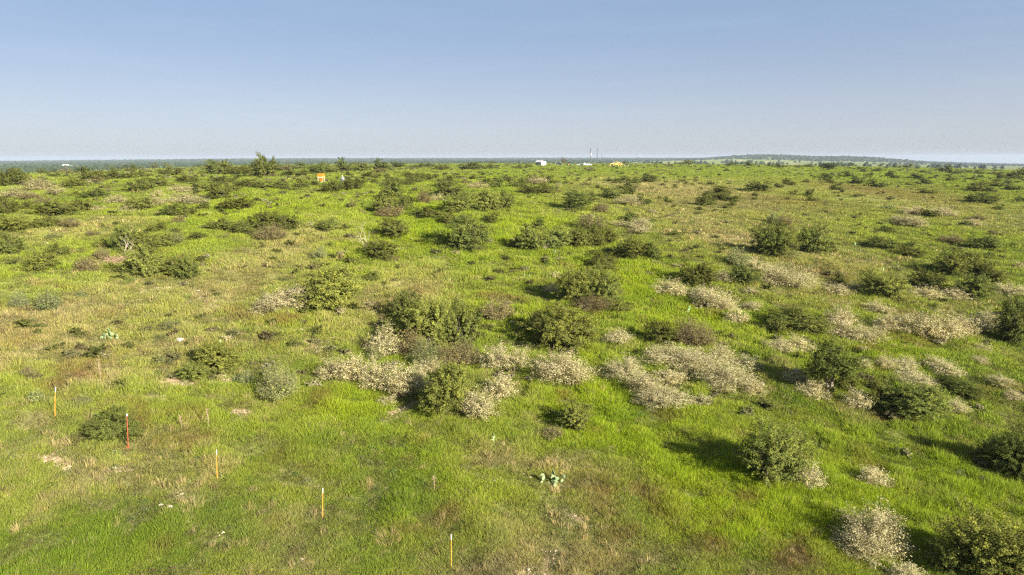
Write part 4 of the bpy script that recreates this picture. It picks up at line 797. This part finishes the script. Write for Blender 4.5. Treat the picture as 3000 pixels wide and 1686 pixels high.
P_SIL = simple("silver_blue_paint", (.42, .52, .56), .3, .4, .05, 2); P_WHT = simple("white_car_paint", (.82, .79, .78), .3, 0, .04, 2); P_NAVY = simple("dark_blue_paint", (.02, .03, .05), .35, .1, .05, 2)
pickup(1638, 508, R(200), P_NAVY, "dark blue car parked under the bare tree by the carport", "car", False); pickup(1699, 503, R(8), P_SIL, "silver blue car parked in front of the white pickups", "car", False)
pickup(1711, 500, R(-38), P_WHT, "white pickup wedged between the silver car and another pickup"); pickup(1722, 496, R(178), P_WHT, "white pickup parked closest to the tall power poles")
# tractor with loader
M_GRN = simple("green_tractor_paint", (.03, .12, .04), .45, 0, .1, 2)
tr = frame_at(1671, 484, 500, "tractor", "green tractor with cab and front loader parked in grass", "tractor", R(12))
mb = MB(); mb.box((.7, 0, 1.25), (2.2, .9, .75), 0, .92); part("hood", mb, M_GRN, tr); mb = MB(); mb.box((-.9, 0, 1.2), (1.3, 1.3, .8)); part("chassis", mb, M_GRN, tr)
mb = MB(); mb.box((-1.0, 0, 2.1), (1.3, 1.35, 1.2), 0, .9); cb = part("cab", mb, M_GLASS, tr); mb = MB(); mb.box((-1.0, 0, 2.79), (1.6, 1.6, .16)); part("roof", mb, M_GRN, cb)
for y in (-.85, .85): wheel(tr, -1.3, y, .85, .45, M_YEL)
for y in (-.7, .7): wheel(tr, 1.35, y, .5, .3, M_YEL)
for y in (-.62, .62): mb = MB(); mb.tube([(-.1, y, 1.7), (1.6, y, 1.5), (2.9, y, .45)], .08, 6); part("loader_arm", mb, M_GRN, tr)
mb = MB(); mb.prism([(2.8, .15), (3.5, .12), (3.5, .25), (3.05, .35), (2.95, .8), (2.8, .8)], -.95, .95); part("bucket", mb, M_GRN, tr); mb = MB(); mb.cyl((1.1, 0, 1.6), (1.1, 0, 2.3), .05, 8); part("exhaust", mb, M_DARK, tr)
# grader
M_CATY = simple("machine_yellow", (.78, .48, .10), .5, 0, .1, 1.5)
gd = frame_at(1804, 487, 470, "road_grader", "yellow motor grader with long front frame and glazed cab", "grader", R(6))
mb = MB(); mb.tube([(-3.9, 0, 1.35), (-2.8, 0, 1.75), (-.4, 0, 1.85)], [.22, .26, .28], 8); mb.box((-3.9, 0, 1.1), (.5, 1.0, .5)); part("front_frame", mb, M_CATY, gd)
mb = MB(); mb.prism([(.9, .95), (4.2, .95), (4.2, 1.9), (3.7, 2.25), (.9, 2.3)], -.62, .62); part("engine_cover", mb, M_CATY, gd)
mb = MB(); mb.box((2.6, -.64, 1.6), (2.0, .04, .6)); part("grille", mb, M_DARK, gd)
mb = MB(); mb.box((.1, 0, 1.5), (1.7, 1.3, .9)); part("cab_base", mb, M_CATY, gd)
cb = (lambda m_: part("cab", m_, M_GLASS, gd))((lambda m_: (m_.box((.1, 0, 2.45), (1.3, 1.25, 1.05)), m_)[1])(MB()))
mb = MB(); mb.box((.15, 0, 3.05), (1.7, 1.6, .16)); part("roof", mb, M_CATY, cb); mb = MB(); mb.box((-1.1, 0, 3.02), (.8, 1.5, .1)); part("visor", mb, M_DARK, cb)
for x, y in ((-.55, -.64), (-.55, .64), (.75, -.64), (.75, .64), (.1, -.65)): mb = MB(); mb.box((x, y, 2.45), (.1, .1, 1.04)); part("pillar", mb, M_CATY, cb)
mb = MB(); mb.prism([(-1.9, .25), (-1.75, .2), (-1.6, .5), (-1.75, .85), (-1.9, .85), (-1.78, .5)], -1.8, 1.8); part("blade", mb, M_CATY, gd); mb = MB(); mb.cyl((-1.5, 0, .95), (-1.5, 0, 1.12), .7, 20); part("turntable", mb, M_CATY, gd)
for y in (-.5, .5): mb = MB(); mb.tube([(-1.5, y * .4, 2.3), (-1.6, y, 1.05)], .07, 6); part("lift_cylinder", mb, M_STEEL, gd)
for y in (-1.0, 1.0):
    wheel(gd, -3.9, y, .62, .36, M_CATY)
    for x in (1.7, 3.3): wheel(gd, x, y, .62, .38, M_CATY)
mb = MB(); mb.tube([(4.2, 0, 1.1), (5.0, 0, .9)], .1, 6); mb.box((5.0, 0, .85), (.15, 2.2, .3)); part("ripper", mb, M_CATY, gd)
# trailer
tl = frame_at(1836, 486, 478, "trailer", "low flat trailer with pale wheels by the grader", "trailer", R(-4)); mb = MB(); mb.box((0, 0, .75), (4.2, 2.0, .22)); part("deck", mb, simple("brown_trailer_deck", (.16, .10, .08), .8), tl)
for x in (-1.3, 1.4): 
    for y in (-.95, .95): wheel(tl, x, y, .42, .24, M_WHT)
mb = MB(); mb.tube([(-2.1, 0, .7), (-3.2, 0, .55)], .06, 6); part("drawbar", mb, M_STEEL, tl)
# orange hopper
M_ORG = simple("orange_paint", (.74, .20, .012), .45, 0, .08, 2); M_CRM = simple("cream_paint", (.86, .78, .50), .5, 0, .05, 2)
hp = frame_at(941, 519, 154, "seed_hopper", "orange boxy hopper on legs with a funnel below", "hopper", R(-24), None, .05)
mb = MB(); mb.box((0, 0, 1.62), (1.15, .95, .82), 0, 1.0); part("bin", mb, M_ORG, hp); mb = MB(); mb.box((0, -.49, 1.3), (.95, .03, .16)); part("band", mb, M_CRM, hp); mb = MB(); mb.box((0, 0, 2.06), (1.22, 1.02, .07)); part("lid", mb, M_ORG, hp)
mb = MB(); mb.box((0, 0, .86), (.28, .28, .70), 0, 3.0); part("funnel", mb, M_ORG, hp); mb = MB(); mb.tube([(0, 0, .5), (.02, 0, .12)], [.12, .09], 8); part("spout", mb, M_CRM, hp)
for z in (1.5, 1.72, 1.9): mb = MB(); mb.box((-.02, -.485, z), (.9, .02, .035)); part("rib", mb, simple("burnt_orange_line", (.5, .18, .03), .6), hp)
for sx in (-.55, .55):
    for sy in (-.45, .45): mb = MB(); mb.cyl((sx * 1.04, sy * 1.04, 0), (sx * 1.02, sy * 1.02, 1.6), .035, 8); part("leg", mb, M_CRM, hp)
# person in a pale hat, with a tripod and a dark pack
def skin_body():
    J = dict(pelvis=(0, 0, .93), belly=(-.01, -.02, 1.1), chest=(-.05, -.05, 1.30), neck=(-.09, -.08, 1.46), head=(-.12, -.12, 1.60), crown=(-.13, -.13, 1.70), hipl=(-.11, 0, .88), kneel=(-.22, -.10, .50), anklel=(-.28, .02, .09), toel=(-.30, -.16, .04), hipr=(.11, 0, .88), kneer=(.20, -.06, .49), ankler=(.26, .06, .09), toer=(.28, -.12, .04),
             shl=(-.24, -.05, 1.38), ell=(-.33, -.14, 1.12), wrl=(-.36, -.34, 1.02), hnl=(-.36, -.42, 1.02), shr=(.14, -.05, 1.38), elr=(.26, -.12, 1.12), wrr=(.18, -.34, 1.03), hnr=(.14, -.41, 1.04))
    Rd = dict(pelvis=.16, belly=.15, chest=.17, neck=.065, head=.10, crown=.075, hipl=.105, kneel=.07, anklel=.05, toel=.04, hipr=.105, kneer=.07, ankler=.05, toer=.04, shl=.08, ell=.055, wrl=.038, hnl=.035, shr=.08, elr=.055, wrr=.038, hnr=.035)
    E_ = [("pelvis", "belly"), ("belly", "chest"), ("chest", "neck"), ("neck", "head"), ("head", "crown"), ("pelvis", "hipl"), ("hipl", "kneel"), ("kneel", "anklel"), ("anklel", "toel"), ("pelvis", "hipr"), ("hipr", "kneer"), ("kneer", "ankler"), ("ankler", "toer"), ("chest", "shl"), ("shl", "ell"), ("ell", "wrl"), ("wrl", "hnl"), ("chest", "shr"), ("shr", "elr"), ("elr", "wrr"), ("wrr", "hnr")]
    for s_, q in (("l", -1), ("r", 1)):
        b = np.array(J["hn" + s_]); 
        for i, dx in enumerate((-.030, -.012, .006, .024)): J["f%s%d" % (s_, i)] = tuple(b + np.array([dx, -.075 + abs(dx) * .4, -.02])); Rd["f%s%d" % (s_, i)] = .009; E_.append(("hn" + s_, "f%s%d" % (s_, i)))
        J["t" + s_] = tuple(b + np.array([-q * .045, -.03, .012])); Rd["t" + s_] = .010; E_.append(("hn" + s_, "t" + s_))
    names = list(J); me = bpy.data.meshes.new("person"); me.from_pydata([J[n] for n in names], [(names.index(a), names.index(b)) for a, b in E_], [])
    return me, names, Rd
pn = frame_at(1005, 518, 154, "person", "person in light blue shirt and pale wide hat stooping over a tripod", "person")
me, names, Rd = skin_body(); m, nt, out = node_mat("person_skin_and_clothes"); N = nt.nodes.new; L = nt.links.new
tc = N("ShaderNodeTexCoord"); sx = N("ShaderNodeSeparateXYZ"); L(tc.outputs["Object"], sx.inputs[0]); cr = N("ShaderNodeValToRGB"); cr.color_ramp.interpolation = 'CONSTANT'; mr = N("ShaderNodeMapRange"); mr.inputs[1].default_value = 0; mr.inputs[2].default_value = 1.8; L(sx.outputs[2], mr.inputs[0]); L(mr.outputs[0], cr.inputs[0])
e = cr.color_ramp.elements; e[0].position = 0; e[0].color = (.08, .05, .03, 1); e[1].position = .07; e[1].color = (.30, .20, .12, 1)
for ps, c in ((.53, (.34, .42, .58, 1)), (.82, (.45, .27, .19, 1))): q = e.new(ps); q.color = c
b = N("ShaderNodeBsdfPrincipled"); b.inputs["Roughness"].default_value = .8; L(cr.outputs[0], b.inputs["Base Color"]); L(b.outputs[0], out.inputs[0]); me.materials.append(m)
bd = link("body", me, pn); md = bd.modifiers.new("skin", 'SKIN'); sk = me.skin_vertices[0].data
for i, n in enumerate(names): sk[i].radius = (Rd[n], Rd[n])
sk[names.index("pelvis")].use_root = True; md.use_smooth_shade = True; bd.modifiers.new("sub", 'SUBSURF').levels = 1
mb = MB(); mb.tube([(-.12, -.12, 1.66), (-.12, -.12, 1.675)], [.24, .22], 20); mb.tube([(-.12, -.12, 1.67), (-.12, -.12, 1.78), (-.12, -.12, 1.82)], [.115, .105, .05], 16); part("hat", mb, simple("pale_straw_hat", (.80, .74, .52), .8), pn)
for s_ in (-1, 1): mb = MB(); mb.tube([(-.135 + s_ * .035, -.215, 1.615), (-.135 + s_ * .035, -.222, 1.615)], [.011, .008], 6); part("eye", mb, M_DARK, pn)
tp = frame_at(1011, 518.3, 152.7, "tripod", "wooden survey tripod before the person in the hat", "tripod"); mb = MB(); mb.tube([(0, 0, 1.05), (0, 0, 1.12), (0, 0, 1.3)], [.09, .09, .06], 10); part("head", mb, M_DARK, tp)
for a in (.4, 2.5, 4.6): mb = MB(); mb.tube([(0, 0, 1.08), (.55 * math.cos(a), .55 * math.sin(a), -.02)], [.03, .022], 6); part("leg", mb, simple("varnished_wood", (.35, .20, .09), .6), tp)
pk = frame_at(998.5, 518.2, 153.2, "equipment_case", "dark green upright equipment pack standing by the person", "pack", R(15)); mb = MB(); mb.box((0, 0, .62), (.52, .36, 1.2), 0, .85); part("case", mb, simple("dark_green_canvas", (.03, .06, .045), .8), pk); mb = MB(); mb.tube([(-.12, -.17, 1.1), (-.12, -.26, .8), (-.12, -.19, .35)], .025, 6); mb.tube([(.12, -.17, 1.1), (.12, -.26, .8), (.12, -.19, .35)], .025, 6); part("strap", mb, M_DARK, pk)
# ------------------------------------------------------------------ far houses
def house(px, r, w, d, h, yaw, lab, dz=2, roof=M_ROOF):
    ro = frame_at(px, 477, r, "farmhouse", lab, "house", yaw, None, dz); mb = MB(); mb.box((0, 0, h / 2 - dz), (w, d, h + 2 * dz)); part("wall", mb, M_WALL, ro); mb = MB(); mb.prism([(-w * .53, h - dz * 0), (w * .53, h), (w * .30, h * 1.75), (-w * .30, h * 1.75)], -d * .56, d * .56); part("roof", mb, roof, ro)
    for k in (-.28, 0, .28): mb = MB(); mb.box((w * k, -d / 2 - .06, h * .5), (w * .09, .1, h * .35)); part("window", mb, M_GLASS, ro)
house(192, 2300, 17, 12, 5, R(-20), "white farmhouse with bright metal roof in the wooded valley", 1); house(206, 2380, 9, 6, 3.4, R(10), "low pale barn next to the white farmhouse", 1); house(226, 2500, 7, 5, 3, 0, "tiny pale hut in the valley woods", 1)
# ------------------------------------------------------------------ far woodland
def blob(seed, mat):
    g = np.random.default_rng(seed); n, m = 9, 5; V = []
    for j in range(m + 1):
        ph = math.pi * .5 * j / m
        for i in range(n): th = 2 * math.pi * i / n; q = 1 + .22 * g.normal(); V.append((math.cos(ph) * math.cos(th) * .5 * q, math.cos(ph) * math.sin(th) * .5 * q, math.sin(ph) * (1 + .12 * g.normal())))
    mb = MB(); mb.add(V, [[j * n + i, j * n + (i + 1) % n, (j + 1) * n + (i + 1) % n, (j + 1) * n + i] for j in range(m) for i in range(n)], g.uniform(0, 1, n * m)); mb.add(np.array(V)[:n] - np.array([0, 0, 2.]), [list(range(n))])
    return mb.mesh("far_crown", mat)
M_WOOD = leaf_mat("far_tree_leaf", 'instance', .1, .3, (1.1, 1.1, 1))
n = 46000; u = rs.uniform(0, 1, n); r = 1250 * (9500 / 1250) ** u; a = rs.uniform(-46, 46, n); x = r * np.sin(np.radians(a)); y = r * np.cos(np.radians(a))
right = np.clip((a - 5) / 6, 0, 1); edge = 4000 - 1900 * (1 - right) - 1200 * np.clip((-a - 22) / 8, 0, 1)
cl = noise(a, np.log(r) * 14, .9, 91) + .5 * noise(a, np.log(r) * 30, .35, 92)
hill = np.exp(-((a - 20.5) / 5.0) ** 2) + np.exp(-((a - 27.5) / 4.5) ** 2)
prob = np.where(r > edge - 500 * hill, 1.0, np.clip(cl * .8 - .42, .01, .5)); kp = rs.uniform(0, 1, n) < prob; x, y, r, a = x[kp], y[kp], r[kp], a[kp]; n = len(x)
sw = np.maximum(6, r * .0042) * rs.uniform(.7, 1.5, n); shh = rs.uniform(4, 8.5, n) * (1 + .35 * (rs.uniform(0, 1, n) < .08))
scatter("distant_woodland", [blob(q, M_WOOD) for q in range(5)], np.c_[x, y, height(x, y)], np.c_[np.zeros(n), np.zeros(n), rs.uniform(0, 6.28, n)], np.c_[sw, sw, shh], rs.integers(0, 5, n), np.array([.036, .053, .026]) * rs.uniform(.65, 1.35, (n, 1)), "hazy grey green woodland covering the far valley and hills")
# ------------------------------------------------------------------ haze
m, nt, out = node_mat("air_haze"); pv = nt.nodes.new("ShaderNodeVolumePrincipled"); pv.inputs["Color"].default_value = (.47, .56, .70, 1); pv.inputs["Density"].default_value = .00009; pv.inputs["Anisotropy"].default_value = 0.0
nt.links.new(pv.outputs[0], out.inputs["Volume"]); mb = MB(); mb.box((0, 0, -30), (26000, 26000, 158)); tag(link("haze", mb.mesh("haze", m)), kind="stuff")
